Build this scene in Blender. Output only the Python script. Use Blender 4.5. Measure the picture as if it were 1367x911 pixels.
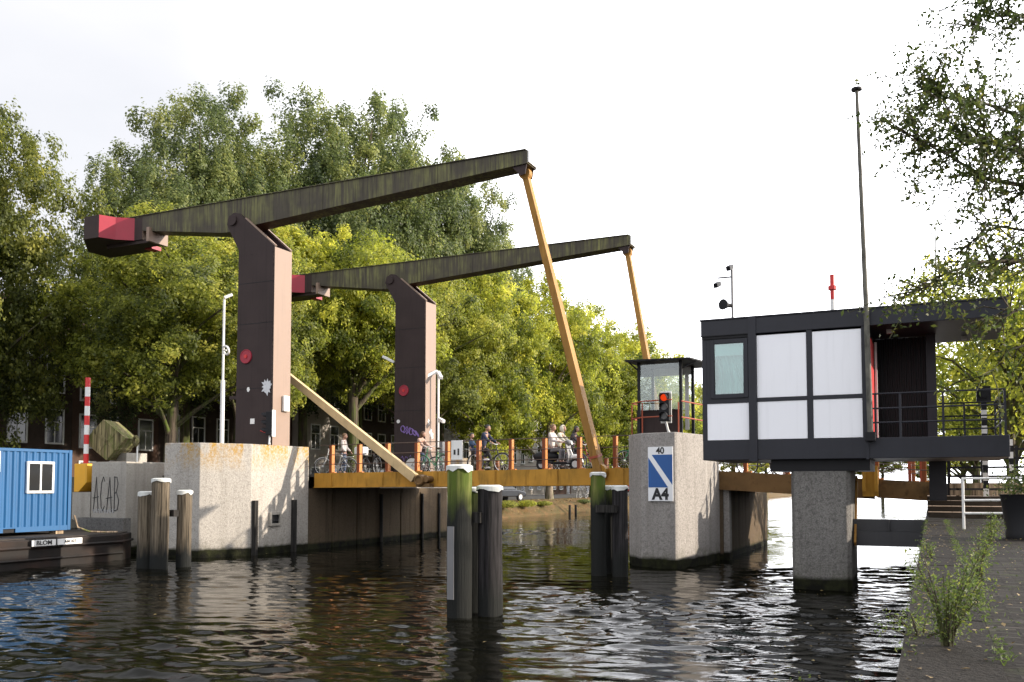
import bpy, bmesh, math, random
import numpy as np
from mathutils import Vector, Matrix, Quaternion

# ------------------------------------------------------------------ camera, sky, sun, exposure
for o in list(bpy.data.objects):
    bpy.data.objects.remove(o)
SC = bpy.context.scene
COL = SC.collection
R = math.radians
ANG = R(25)                       # the canal runs 25 deg to the right of the view axis
CA, SA = math.cos(ANG), math.sin(ANG)

cd = bpy.data.cameras.new('camera')
cam = bpy.data.objects.new('camera', cd)
COL.objects.link(cam)
cam.location = (0, 0, 2.5)
cam.rotation_euler = (R(93), 0, 0)
cd.sensor_width = 36
cd.lens = 1200 / 1367 * 36
cd.shift_y = 129.5 / 1367
cd.clip_start = 0.05
cd.clip_end = 3000
SC.camera = cam

SUN_EL = R(17)
SUN_DIR = Vector((0.9965 * math.cos(SUN_EL), -0.08 * math.cos(SUN_EL), math.sin(SUN_EL)))
W = bpy.data.worlds.new('World')
SC.world = W
W.use_nodes = True
wt = W.node_tree
wt.nodes.clear()
sky = wt.nodes.new('ShaderNodeTexSky')
sky.sky_type = 'NISHITA'
sky.sun_disc = False
sky.sun_elevation = SUN_EL
sky.sun_rotation = math.atan2(SUN_DIR.x, SUN_DIR.y)
sky.air_density = 1.0
sky.dust_density = 2.0
tc = wt.nodes.new('ShaderNodeTexCoord')
mp = wt.nodes.new('ShaderNodeMapping')
mp.inputs['Scale'].default_value = (1.0, 1.0, 2.6)
nz = wt.nodes.new('ShaderNodeTexNoise')
nz.inputs['Scale'].default_value = 1.6
nz.inputs['Detail'].default_value = 6
rp = wt.nodes.new('ShaderNodeValToRGB')
rp.color_ramp.elements[0].position = 0.30
rp.color_ramp.elements[0].color = (0.74, 0.74, 0.74, 1)
rp.color_ramp.elements[1].position = 0.62
def dirglow(d, a, b):
    v = wt.nodes.new('ShaderNodeVectorMath'); v.operation = 'DOT_PRODUCT'
    v.inputs[1].default_value = Vector(d).normalized()
    wt.links.new(tc.outputs['Generated'], v.inputs[0])
    m = wt.nodes.new('ShaderNodeMapRange'); m.interpolation_type = 'SMOOTHSTEP'
    m.inputs['From Min'].default_value = a; m.inputs['From Max'].default_value = b
    wt.links.new(v.outputs['Value'], m.inputs['Value'])
    return m.outputs[0]
def wmath(op, a, b):
    m = wt.nodes.new('ShaderNodeMath'); m.operation = op
    for k, x in enumerate((a, b)):
        if isinstance(x, (int, float)): m.inputs[k].default_value = x
        else: wt.links.new(x, m.inputs[k])
    return m.outputs[0]
cloud = wmath('ADD', 6.1, wmath('MULTIPLY', dirglow((0.66, 0.70, 0.34), 0.50, 1.0), 26.0))  # extra sky glow added at right front for water glints and backlit leaves
cloud = wmath('ADD', cloud, wmath('MULTIPLY', dirglow((-0.1, -1.0, 0.35), 0.0, 0.9), 5.5))  # extra sky brightness added behind the camera to fill the shaded fronts
cc = wt.nodes.new('ShaderNodeCombineColor')
wt.links.new(cloud, cc.inputs[0]); wt.links.new(wmath('MULTIPLY', cloud, 1.005), cc.inputs[1]); wt.links.new(wmath('MULTIPLY', cloud, 1.05), cc.inputs[2])
mx = wt.nodes.new('ShaderNodeMix')
mx.data_type = 'RGBA'
wt.links.new(cc.outputs[0], mx.inputs['B'])
bg = wt.nodes.new('ShaderNodeBackground')
bg.inputs['Strength'].default_value = 0.10
wo = wt.nodes.new('ShaderNodeOutputWorld')
L = wt.links.new
L(tc.outputs['Generated'], mp.inputs['Vector'])
L(mp.outputs['Vector'], nz.inputs['Vector'])
L(nz.outputs['Fac'], rp.inputs['Fac'])
L(rp.outputs['Color'], mx.inputs['Factor'])
L(sky.outputs['Color'], mx.inputs['A'])
L(mx.outputs['Result'], bg.inputs['Color'])
L(bg.outputs['Background'], wo.inputs['Surface'])

ld = bpy.data.lights.new('sun', 'SUN')
ld.energy = 4.9
ld.angle = R(0.6)
ld.color = (1.0, 0.88, 0.74)
so = bpy.data.objects.new('sun', ld)
COL.objects.link(so)
so.rotation_euler = (-SUN_DIR).to_track_quat('-Z', 'Y').to_euler()

SC.view_settings.view_transform = 'Standard'
SC.view_settings.look = 'None'
SC.view_settings.gamma = 1
SC.view_settings.exposure = 0.7
SC.render.engine = 'CYCLES'
SC.cycles.max_bounces = 6
SC.cycles.transparent_max_bounces = 8
SC.cycles.caustics_reflective = False
SC.cycles.caustics_refractive = False
SC.cycles.sample_clamp_indirect = 6
SC.cycles.use_denoising = True

# ------------------------------------------------------------------ helpers
def site(s, t, z=0.0):
    """site coordinates: s across the canal (to the right), t along it (away), z above the water"""
    return Vector((s * CA + t * SA, -s * SA + t * CA, z))

BASE = {}

def tag(o, label=None, cat=None, group=None, kind=None):
    if label: o['label'] = label
    if cat: o['category'] = cat
    if group: o['group'] = group
    if kind: o['kind'] = kind
    return o

def thing(name, label, cat, base, group=None, yaw=0.0):
    o = bpy.data.objects.new(name, None)
    o.empty_display_size = 0.3
    COL.objects.link(o)
    o.location = site(*base)
    o.rotation_euler = (0, 0, -ANG + yaw)
    BASE[o.name] = Vector(base)
    return tag(o, label, cat, group)

class MB:
    def __init__(self):
        self.v = []; self.f = []; self.mi = []; self.cur = 0
    def add(self, vs, fs):
        n = len(self.v)
        self.v += [tuple(v) for v in vs]
        self.f += [tuple(i + n for i in f) for f in fs]
        self.mi += [self.cur] * len(fs)
        return self
    def box(self, a0, a1, b0, b1, c0, c1):
        vs = [(x, y, z) for z in (c0, c1) for y in (b0, b1) for x in (a0, a1)]
        return self.add(vs, [(0, 2, 3, 1), (4, 5, 7, 6), (0, 1, 5, 4), (2, 6, 7, 3), (0, 4, 6, 2), (1, 3, 7, 5)])
    def _ext(self, A, B):
        n = len(A)
        fs = [tuple(range(n))[::-1], tuple(range(n, 2 * n))]
        fs += [(i, (i + 1) % n, n + (i + 1) % n, n + i) for i in range(n)]
        return self.add(list(A) + list(B), fs)
    def prism(self, poly, z0, z1):
        return self._ext([(x, y, z0) for x, y in poly], [(x, y, z1) for x, y in poly])
    def ext_t(self, poly, t0, t1):
        return self._ext([(x, t0, z) for x, z in poly], [(x, t1, z) for x, z in poly])
    def ext_s(self, poly, s0, s1):
        return self._ext([(s0, y, z) for y, z in poly], [(s1, y, z) for y, z in poly])
    def tube(self, pts, r, n=8, cap=True):
        pts = [Vector(p) for p in pts]
        rs = r if isinstance(r, (list, tuple)) else [r] * len(pts)
        vs = []; fs = []
        up = Vector((0, 0, 1))
        prev = None
        for i, p in enumerate(pts):
            d = (pts[min(i + 1, len(pts) - 1)] - pts[max(i - 1, 0)])
            d = d.normalized() if d.length > 1e-9 else Vector((0, 0, 1))
            if prev is None:
                a = d.cross(up if abs(d.z) < 0.95 else Vector((1, 0, 0))).normalized()
            else:
                a = (prev - d * prev.dot(d)).normalized()
            prev = a
            b = d.cross(a)
            for k in range(n):
                th = 2 * math.pi * k / n
                vs.append(p + (a * math.cos(th) + b * math.sin(th)) * rs[i])
        for i in range(len(pts) - 1):
            for k in range(n):
                fs.append((i * n + k, i * n + (k + 1) % n, (i + 1) * n + (k + 1) % n, (i + 1) * n + k))
        if cap:
            fs.append(tuple(range(n))[::-1])
            fs.append(tuple(range((len(pts) - 1) * n, len(pts) * n)))
        return self.add(vs, fs)
    def bar(self, p0, p1, w, h, up=(0, 0, 1), w1=None, h1=None):
        p0 = Vector(p0); p1 = Vector(p1); d = (p1 - p0).normalized()
        a = d.cross(Vector(up)).normalized(); b = a.cross(d).normalized()
        w1 = w if w1 is None else w1; h1 = h if h1 is None else h1
        A = [p0 + a * (x * w / 2) + b * (y * h / 2) for x, y in ((-1, -1), (1, -1), (1, 1), (-1, 1))]
        B = [p1 + a * (x * w1 / 2) + b * (y * h1 / 2) for x, y in ((-1, -1), (1, -1), (1, 1), (-1, 1))]
        return self._ext(A, B)
    def disc(self, c, axis, r, th, n=24):
        c = Vector(c); ax = Vector(axis).normalized()
        return self.tube([c - ax * th / 2, c + ax * th / 2], r, n)
    def ring(self, c, axis, Rr, r, n=24, m=6, arc=(0, 1)):
        c = Vector(c); ax = Vector(axis).normalized()
        a = ax.cross(Vector((0, 0, 1)) if abs(ax.z) < .9 else Vector((1, 0, 0))).normalized(); b = ax.cross(a)
        vs = []; fs = []
        for i in range(n):
            th = 2 * math.pi * i / n
            e = a * math.cos(th) + b * math.sin(th)
            for k in range(m):
                ph = 2 * math.pi * k / m
                vs.append(c + e * (Rr + r * math.cos(ph)) + ax * (r * math.sin(ph)))
        for i in range(n):
            for k in range(m):
                fs.append((i * m + k, ((i + 1) % n) * m + k, ((i + 1) % n) * m + (k + 1) % m, i * m + (k + 1) % m))
        return self.add(vs, fs)
    def ball(self, c, r, n=12, m=8, fn=None):
        c = Vector(c)
        r = r if isinstance(r, (tuple, list)) else (r, r, r)
        vs = []; fs = []
        for j in range(m + 1):
            ph = math.pi * j / m
            for i in range(n):
                th = 2 * math.pi * i / n
                p = Vector((math.sin(ph) * math.cos(th), math.sin(ph) * math.sin(th), math.cos(ph)))
                q = Vector((p.x * r[0], p.y * r[1], p.z * r[2]))
                if fn: q = fn(p, q)
                vs.append(c + q)
        for j in range(m):
            for i in range(n):
                fs.append((j * n + i, (j + 1) * n + i, (j + 1) * n + (i + 1) % n, j * n + (i + 1) % n))
        return self.add(vs, fs)
    def mesh(self, name, mats, base=Vector((0, 0, 0)), smooth=None, fix=True):
        me = bpy.data.meshes.new(name)
        b = Vector(base)
        me.from_pydata([tuple(Vector(v) - b) for v in self.v], [], self.f)
        mats = mats if isinstance(mats, (list, tuple)) else [mats]
        for m in mats: me.materials.append(m)
        if len(mats) > 1: me.polygons.foreach_set('material_index', self.mi)
        if fix:
            bm = bmesh.new(); bm.from_mesh(me)
            bmesh.ops.remove_doubles(bm, verts=bm.verts, dist=1e-5)
            bmesh.ops.recalc_face_normals(bm, faces=bm.faces)
            bm.to_mesh(me); bm.free()
        if smooth:
            me.polygons.foreach_set('use_smooth', [True] * len(me.polygons))
            me.set_sharp_from_angle(angle=R(smooth))
        return me
    def build(self, name, mats, parent=None, bevel=0, smooth=None, label=None):
        base = Vector((0, 0, 0))
        p = parent
        while p is not None:
            if p.name in BASE: base = BASE[p.name]; break
            p = p.parent
        o = bpy.data.objects.new(name, self.mesh(name, mats, base, smooth))
        COL.objects.link(o)
        if parent is not None: o.parent = parent
        else: o.rotation_euler = (0, 0, -ANG)
        if bevel:
            md = o.modifiers.new('bevel', 'BEVEL'); md.width = bevel; md.segments = 2
            md.limit_method = 'ANGLE'; md.angle_limit = R(40)
        if label: o['label'] = label
        return o

def solo(name, mb, mat, label, cat, base, group=None, bevel=0, smooth=None):
    """a thing that is one mesh"""
    o = bpy.data.objects.new(name, mb.mesh(name, mat, base, smooth))
    COL.objects.link(o)
    o.location = site(*base); o.rotation_euler = (0, 0, -ANG)
    if bevel:
        md = o.modifiers.new('bevel', 'BEVEL'); md.width = bevel; md.segments = 2; md.limit_method = 'ANGLE'
    return tag(o, label, cat, group)

def dup(root, base, label=None, yaw=0.0, group=None):
    r = root.copy(); COL.objects.link(r)
    r.location = site(*base); r.rotation_euler = (0, 0, -ANG + yaw)
    BASE[r.name] = Vector(base)
    if label: r['label'] = label
    if group: r['group'] = group
    for ch in list(root.children):
        c = ch.copy(); COL.objects.link(c); c.parent = r
        for g in list(ch.children):
            d = g.copy(); COL.objects.link(d); d.parent = c
    return r

def text_mb(txt, s, t, z, size, th=0.01, bold=0.0, align='CENTER', wide=1.0):
    cu = bpy.data.curves.new('txt', 'FONT'); cu.body = txt; cu.size = size; cu.align_x = align; cu.align_y = 'CENTER'
    cu.extrude = th / 2; cu.offset = bold
    o = bpy.data.objects.new('txt', cu); COL.objects.link(o)
    dg = bpy.context.evaluated_depsgraph_get()
    me = bpy.data.meshes.new_from_object(o.evaluated_get(dg))
    mb = MB()
    mb.add([(s + v.co.x * wide, t - v.co.z, z + v.co.y) for v in me.vertices], [tuple(p.vertices) for p in me.polygons])
    bpy.data.objects.remove(o); bpy.data.curves.remove(cu); bpy.data.meshes.remove(me)
    return mb

# ------------------------------------------------------------------ materials
class NT:
    def __init__(self, name):
        self.m = bpy.data.materials.new(name); self.m.use_nodes = True
        self.t = self.m.node_tree; self.t.nodes.clear()
        self.out = self.n('ShaderNodeOutputMaterial')
    def n(self, typ, **kw):
        nd = self.t.nodes.new(typ)
        for k, v in kw.items():
            if k in nd.inputs.keys() or isinstance(k, int):
                self.set(nd, k, v)
            else: setattr(nd, k, v)
        return nd
    def set(self, nd, k, v):
        if isinstance(v, bpy.types.NodeSocket): self.t.links.new(v, nd.inputs[k])
        else: nd.inputs[k].default_value = v
    def pos(self): return self.n('ShaderNodeNewGeometry').outputs['Position']
    def obj(self): return self.n('ShaderNodeTexCoord').outputs['Object']
    def map(self, vec, scale=(1, 1, 1), rot=(0, 0, 0)):
        m = self.n('ShaderNodeMapping'); self.set(m, 'Vector', vec); m.inputs['Scale'].default_value = scale
        m.inputs['Rotation'].default_value = rot
        return m.outputs[0]
    def noise(self, vec, scale, detail=4, rough=0.55, dist=0):
        nd = self.n('ShaderNodeTexNoise'); self.set(nd, 'Vector', vec)
        nd.inputs['Scale'].default_value = scale; nd.inputs['Detail'].default_value = detail
        nd.inputs['Roughness'].default_value = rough; nd.inputs['Distortion'].default_value = dist
        return nd.outputs['Fac']
    def ramp(self, fac, stops):
        nd = self.n('ShaderNodeValToRGB'); self.set(nd, 'Fac', fac)
        el = nd.color_ramp.elements
        while len(el) < len(stops): el.new(0.5)
        for e, (p, c) in zip(el, stops):
            e.position = p; e.color = (*c, 1) if len(c) == 3 else c
        return nd.outputs['Color']
    def mask(self, fac, a, b):
        nd = self.n('ShaderNodeMapRange'); self.set(nd, 'Value', fac)
        nd.inputs['From Min'].default_value = a; nd.inputs['From Max'].default_value = b
        return nd.outputs[0]
    def mix(self, fac, a, b, mode='MIX'):
        nd = self.n('ShaderNodeMix'); nd.data_type = 'RGBA'; nd.blend_type = mode
        for k, v in (('Factor', fac), ('A', a), ('B', b)):
            if isinstance(v, bpy.types.NodeSocket): self.t.links.new(v, [i for i in nd.inputs if i.name == k and i.enabled][0])
            else:
                sk = [i for i in nd.inputs if i.name == k and i.enabled][0]
                sk.default_value = v if k == 'Factor' else ((*v, 1) if len(v) == 3 else v)
        return [o for o in nd.outputs if o.enabled][0]
    def math(self, op, a, b=0.0):
        nd = self.n('ShaderNodeMath'); nd.operation = op; self.set(nd, 0, a); self.set(nd, 1, b); return nd.outputs[0]
    def z(self):
        nd = self.n('ShaderNodeSeparateXYZ'); self.set(nd, 0, self.pos()); return nd.outputs['Z']
    def bump(self, h, strength=0.3, dist=0.02):
        nd = self.n('ShaderNodeBump'); self.set(nd, 'Height', h)
        nd.inputs['Strength'].default_value = strength; nd.inputs['Distance'].default_value = dist
        return nd.outputs[0]
    def finish(self, col, rough=0.6, metal=0.0, normal=None, spec=0.5, **kw):
        b = self.n('ShaderNodeBsdfPrincipled')
        for k, v in (('Base Color', col), ('Roughness', rough), ('Metallic', metal), ('Specular IOR Level', spec)):
            if isinstance(v, bpy.types.NodeSocket): self.t.links.new(v, b.inputs[k])
            elif k == 'Base Color': b.inputs[k].default_value = (*v, 1)
            else: b.inputs[k].default_value = v
        for k, v in kw.items():
            k = k.replace('_', ' ')
            self.set(b, k, (*v, 1) if isinstance(v, tuple) and len(v) == 3 and 'Color' in k else v)
        if normal is not None: self.t.links.new(normal, b.inputs['Normal'])
        self.t.links.new(b.outputs[0], self.out.inputs['Surface'])
        return self.m

def plain(name, col, rough=0.5, metal=0.0, var=0.18, scale=2.0, bump=0.1, bscale=40, grime=0.25, spec=0.5):
    """paint or plastic with uneven tone, faint runs and a little surface grain"""
    k = NT(name); p = k.pos()
    n1 = k.noise(p, scale, 5)
    c = k.mix(n1, tuple(x * (1 - var) for x in col), tuple(min(1, x * (1 + var)) for x in col))
    st = k.mask(k.noise(k.map(p, (9, 9, 0.5)), 1.0, 5), 0.52, 0.8)
    c = k.mix(k.math('MULTIPLY', st, grime), c, tuple(x * 0.35 + 0.006 for x in col))
    nb = k.noise(p, bscale, 3)
    r = k.mask(n1, -0.6, 1.6); rr = k.math('ADD', k.math('MULTIPLY', r, 0.2), rough - 0.1)
    return k.finish(c, rr, metal, k.bump(nb, bump, 0.004), spec)

def concrete(name, col, agg=0.5, lichen=None, wet=0.34, streak=0.5):
    k = NT(name); p = k.pos()
    big = k.noise(p, 0.7, 6, 0.65)
    c = k.mix(big, tuple(x * 0.72 for x in col), tuple(x * 1.22 for x in col))
    v = k.n('ShaderNodeTexVoronoi'); k.set(v, 'Vector', p); v.inputs['Scale'].default_value = 22
    sp = k.mask(k.noise(p, 34, 3, 0.7), 0.36, 0.64)
    c = k.mix(k.math('MULTIPLY', sp, agg), c, tuple(x * 0.42 for x in col))
    pit = k.mask(k.noise(p, 13, 3, 0.6), 0.50, 0.66)
    c = k.mix(k.math('MULTIPLY', pit, agg * 0.75), c, tuple(x * 0.35 for x in col))
    st = k.mask(k.noise(k.map(p, (3.2, 3.2, 0.16)), 1.0, 6, 0.6), 0.5, 0.78)
    c = k.mix(k.math('MULTIPLY', st, streak), c, (col[0] * 0.3, col[1] * 0.29, col[2] * 0.26))
    zz = k.z()
    if lichen is not None:
        up = k.mask(zz, lichen - 1.1, lichen - 0.1)
        ln = k.mask(k.noise(k.map(p, (2.4, 2.4, 0.7)), 1.1, 6, 0.65), 0.43, 0.56)
        fine = k.mask(k.noise(p, 13, 4, 0.7), 0.36, 0.56)
        c = k.mix(k.math('MULTIPLY', k.math('MULTIPLY', up, ln), fine), c, (0.42, 0.24, 0.03))
        gr = k.mask(zz, lichen - 0.12, lichen)
        c = k.mix(k.math('MULTIPLY', gr, k.mask(k.noise(p, 5, 5), 0.4, 0.7)), c, (0.06, 0.05, 0.035))
    if wet is not None:
        wn = k.math('ADD', zz, k.math('MULTIPLY', k.noise(p, 2.2, 5), -0.12))
        wm = k.mask(wn, wet - 0.06, wet - 0.16)
        c = k.mix(wm, c, (0.009, 0.009, 0.007))
        gm = k.math('MULTIPLY', k.mask(wn, wet + 0.3, wet - 0.1), k.mask(k.noise(p, 3, 5), 0.4, 0.75))
        c = k.mix(k.math('MULTIPLY', gm, 0.6), c, (0.05, 0.055, 0.02))
    h = k.math('ADD', k.noise(p, 34, 3, 0.7), k.math('MULTIPLY', k.noise(p, 9, 4), 0.5))
    return k.finish(c, 0.9, 0, k.bump(h, 0.9, 0.03), 0.10)

def wood(name, col, algae=0.0, dark_below=None, tar=None):
    k = NT(name); p = k.pos()
    g = k.noise(k.map(p, (17, 17, 0.6)), 1.0, 6, 0.7)
    c = k.mix(k.mask(g, 0.36, 0.64), tuple(x * 0.22 for x in col), tuple(x * 1.6 for x in col))
    if algae:
        am = k.mask(k.noise(k.map(p, (3, 3, 0.6)), 1.2, 5, 0.6), 0.55 - algae * 0.35, 0.75 - algae * 0.3)
        c = k.mix(am, c, (0.085, 0.12, 0.022))
    if dark_below is not None:
        zz = k.math('ADD', k.z(), k.math('MULTIPLY', k.noise(k.map(p, (4, 4, 0.8)), 1.3, 5), -0.9))
        c = k.mix(k.mask(zz, dark_below, dark_below - 0.5), c, (0.016, 0.017, 0.016))
    return k.finish(c, 0.85, 0, k.bump(g, 1.0, 0.03), 0.15)

def steel_streaked(name, col, streakc, amt=0.7, sc=(5, 5, 0.35), rough=0.6, top=None):
    k = NT(name); p = k.pos()
    n = k.noise(p, 1.5, 5)
    c = k.mix(n, tuple(x * 0.7 for x in col), tuple(x * 1.3 for x in col))
    s1 = k.mask(k.noise(k.map(p, sc), 1.0, 6, 0.65), 0.41, 0.62)
    s2 = k.mask(k.noise(p, 0.9, 4), 0.35, 0.65)
    c = k.mix(k.math('MULTIPLY', k.math('MULTIPLY', s1, s2), amt), c, streakc)
    s3 = k.mask(k.noise(k.map(p, (sc[0] * 2.1, sc[1] * 2.1, sc[2])), 1.0, 5, 0.6), 0.56, 0.7)
    c = k.mix(k.math('MULTIPLY', s3, amt * 0.7), c, tuple(x * 0.2 for x in col))
    return k.finish(c, rough, 0, k.bump(k.noise(p, 50, 3), 0.15, 0.004), 0.15)

MAT = {}
MAT['concrete'] = concrete('concrete', (0.52, 0.485, 0.435), 0.55, 4.02, streak=0.3)
MAT['concrete_grey'] = concrete('concrete_grey', (0.42, 0.395, 0.37), 0.62, None, streak=0.5)
MAT['concrete_plain'] = concrete('concrete_plain', (0.44, 0.41, 0.36), 0.3)
MAT['concrete_dark'] = concrete('concrete_dark', (0.25, 0.24, 0.225), 0.8, None)
MAT['coping'] = concrete('coping', (0.036, 0.032, 0.028), 0.7, None, None, 0.5)
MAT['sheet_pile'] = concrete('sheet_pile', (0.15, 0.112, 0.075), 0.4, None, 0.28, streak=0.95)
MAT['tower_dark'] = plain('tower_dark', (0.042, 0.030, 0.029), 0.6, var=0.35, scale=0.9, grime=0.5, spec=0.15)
MAT['tower_sunlit'] = plain('tower_sunlit', (0.235, 0.163, 0.122), 0.6, var=0.10, grime=0.2)  # sunlight put into the colour: lighter tan for sun-facing faces
MAT['red_paint'] = plain('red_paint', (0.30, 0.013, 0.032), 0.5, grime=0.15)
MAT['beam'] = steel_streaked('beam', (0.066, 0.058, 0.045), (0.19, 0.19, 0.075), 1.0, (8.5, 8.5, 0.5))
MAT['girder'] = steel_streaked('girder', (0.44, 0.225, 0.035), (0.16, 0.10, 0.022), 0.75, (3, 3, 0.9))
MAT['girder_old'] = steel_streaked('girder_old', (0.17, 0.098, 0.040), (0.06, 0.04, 0.02), 0.8, (2, 2, 3))
MAT['hanger'] = steel_streaked('hanger', (0.33, 0.175, 0.045), (0.19, 0.10, 0.03), 0.7, (6, 6, 0.5))
MAT['orange'] = plain('orange', (0.46, 0.17, 0.035), 0.5, grime=0.3)
MAT['post_shaded'] = plain('post_shaded', (0.20, 0.055, 0.022), 0.6, grime=0.4, spec=0.2)  # post orange darkened: the shade of the front side is in the colour
MAT['wire'] = plain('wire', (0.09, 0.06, 0.045), 0.5)
MAT['rod'] = plain('rod', (0.48, 0.35, 0.18), 0.7, var=0.3, scale=3, grime=0.35, bump=0.3)
MAT['asphalt'] = plain('asphalt', (0.06, 0.058, 0.055), 0.9, scale=8, bump=0.4)
MAT['frame'] = plain('frame', (0.022, 0.023, 0.030), 0.42, var=0.3, scale=1.0, grime=0.3, spec=0.25)
MAT['panel'] = plain('panel', (0.88, 0.89, 0.93), 0.3, var=0.03, scale=0.8, grime=0.11, bump=0.02)
MAT['black'] = plain('black', (0.012, 0.012, 0.014), 0.5, spec=0.2)
MAT['rubber'] = plain('rubber', (0.014, 0.014, 0.014), 0.8)
MAT['grey_steel'] = plain('grey_steel', (0.15, 0.15, 0.155), 0.5)
MAT['strut'] = plain('strut', (0.055, 0.055, 0.058), 0.6, spec=0.15)
MAT['galv'] = plain('galv', (0.55, 0.55, 0.54), 0.45, 0.1, grime=0.3)
MAT['white'] = plain('white', (0.70, 0.70, 0.68), 0.5, var=0.08, grime=0.25)
MAT['sign_white'] = plain('sign_white', (0.82, 0.83, 0.84), 0.4, var=0.03, grime=0.06)
MAT['sign_blue'] = plain('sign_blue', (0.008, 0.085, 0.30), 0.4, var=0.08, grime=0.08)
MAT['sign_black'] = plain('sign_black', (0.008, 0.008, 0.009), 0.5)
MAT['red'] = plain('red', (0.55, 0.02, 0.02), 0.45, grime=0.15)
MAT['rust_red'] = plain('rust_red', (0.33, 0.07, 0.03), 0.6, grime=0.3)
MAT['container_blue'] = plain('container_blue', (0.002, 0.078, 0.21), 0.6, var=0.14, scale=1.3, grime=0.35)
MAT['yellow'] = plain('yellow', (0.72, 0.36, 0.015), 0.5, grime=0.3)
MAT['hull'] = steel_streaked('hull', (0.016, 0.014, 0.013), (0.05, 0.025, 0.016), 0.5, (1, 1, 3))
MAT['deck_steel'] = plain('deck_steel', (0.05, 0.043, 0.038), 0.8, scale=4, var=0.5, spec=0.12)
MAT['pile_green'] = wood('pile_green', (0.15, 0.15, 0.05), 0.7, 1.95)
MAT['pile_dark'] = wood('pile_dark', (0.026, 0.024, 0.025), 0.0, 0.4)
MAT['pile_brown'] = wood('pile_brown', (0.12, 0.098, 0.070), 0.0, 0.45)
MAT['pile_cap'] = plain('pile_cap', (0.55, 0.56, 0.53), 0.7, var=0.3, grime=0.7, bump=0.5, bscale=12)
MAT['brace'] = wood('brace', (0.03, 0.028, 0.026))
MAT['plank'] = wood('plank', (0.36, 0.27, 0.18), 0.1)
MAT['box_wood'] = wood('box_wood', (0.17, 0.145, 0.075), 0.25)
MAT['purple'] = plain('purple', (0.24, 0.15, 0.42), 0.6)
MAT['teal'] = plain('teal', (0.04, 0.30, 0.33), 0.6)
MAT['chalk'] = plain('chalk', (0.55, 0.56, 0.58), 0.7)
MAT['reflection_sheet'] = plain('reflection_sheet', (0.42, 0.60, 0.57), 0.8)  # pale teal imitating reflections in the cabin window
MAT['blind'] = plain('blind', (0.72, 0.86, 0.83), 0.7)
MAT['bark'] = wood('bark', (0.085, 0.068, 0.050), 0.3)
MAT['bark_pale'] = wood('bark_pale', (0.24, 0.20, 0.15), 0.1)
MAT['pole_grey'] = steel_streaked('pole_grey', (0.10, 0.098, 0.085), (0.22, 0.21, 0.17), 0.8, (3, 3, 2.2))

def glass(name, col, alpha=0.35, rough=0.03):
    k = NT(name)
    g = k.n('ShaderNodeBsdfGlossy'); g.inputs['Color'].default_value = (0.9, 0.95, 0.95, 1); g.inputs['Roughness'].default_value = rough
    t = k.n('ShaderNodeBsdfTransparent'); t.inputs['Color'].default_value = (*col, 1)
    f = k.n('ShaderNodeFresnel'); f.inputs['IOR'].default_value = 1.5
    fac = k.math('ADD', f.outputs[0], alpha)
    m = k.n('ShaderNodeMixShader'); k.set(m, 0, fac); k.set(m, 1, t.outputs[0]); k.set(m, 2, g.outputs[0])
    k.t.links.new(m.outputs[0], k.out.inputs['Surface'])
    return k.m
MAT['glass'] = glass('glass', (0.72, 0.88, 0.86), 0.12)
MAT['glass_clear'] = glass('glass_clear', (0.90, 0.92, 0.90), 0.05)
MAT['pane'] = plain('pane', (0.02, 0.022, 0.024), 0.08, var=0.4, scale=0.6, grime=0, bump=0.03, bscale=3)

def emis(name, col, st):
    k = NT(name); e = k.n('ShaderNodeEmission'); e.inputs['Color'].default_value = (*col, 1); e.inputs['Strength'].default_value = st
    k.t.links.new(e.outputs[0], k.out.inputs['Surface']); return k.m
MAT['lamp_red'] = emis('lamp_red', (1.0, 0.07, 0.012), 0.5)
MAT['lens_dark'] = plain('lens_dark', (0.07, 0.07, 0.07), 0.2, bump=0.5, bscale=90)

def brick_mat(name, a, b, mortar, bw, bh, msize=0.006, vertical=False, rough=0.85, extra=None):
    k = NT(name); v = k.obj()
    if vertical:
        sp = k.n('ShaderNodeSeparateXYZ'); k.set(sp, 0, v)
        cb = k.n('ShaderNodeCombineXYZ'); k.set(cb, 0, k.math('ADD', sp.outputs[0], sp.outputs[1])); k.set(cb, 1, sp.outputs[2]); v = cb.outputs[0]
    br = k.n('ShaderNodeTexBrick'); k.set(br, 'Vector', v)
    br.inputs['Color1'].default_value = (*a, 1); br.inputs['Color2'].default_value = (*b, 1); br.inputs['Mortar'].default_value = (*mortar, 1)
    br.inputs['Scale'].default_value = 1; br.inputs['Brick Width'].default_value = bw; br.inputs['Row Height'].default_value = bh
    br.inputs['Mortar Size'].default_value = msize; br.inputs['Bias'].default_value = -0.45
    n = k.noise(k.pos(), 1.1, 6, 0.65)
    c = k.mix(k.mask(n, 0.3, 0.7), br.outputs['Color'], (0.5, 0.5, 0.5), 'OVERLAY')
    c = k.mix(k.math('MULTIPLY', k.mask(n, 0.55, 0.75), 0.5), c, tuple(x * 0.4 for x in a))
    if extra:
        c = k.mix(k.math('MULTIPLY', k.mask(k.noise(k.pos(), 3.5, 6, 0.7), 0.55, 0.7), 0.8), c, extra)
    h = k.math('ADD', k.math('MULTIPLY', br.outputs['Fac'], -1.0), k.noise(k.pos(), 30, 3))
    return k.finish(c, rough, 0, k.bump(h, 0.8, 0.014), 0.08)
MAT['quay_brick'] = brick_mat('quay_brick', (0.022, 0.019, 0.016), (0.085, 0.076, 0.068), (0.014, 0.012, 0.010), 0.21, 0.075, 0.010, extra=(0.045, 0.055, 0.02))
MAT['house_brick'] = brick_mat('house_brick', (0.12, 0.065, 0.045), (0.09, 0.05, 0.038), (0.10, 0.09, 0.08), 0.22, 0.07, 0.01, True)
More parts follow.
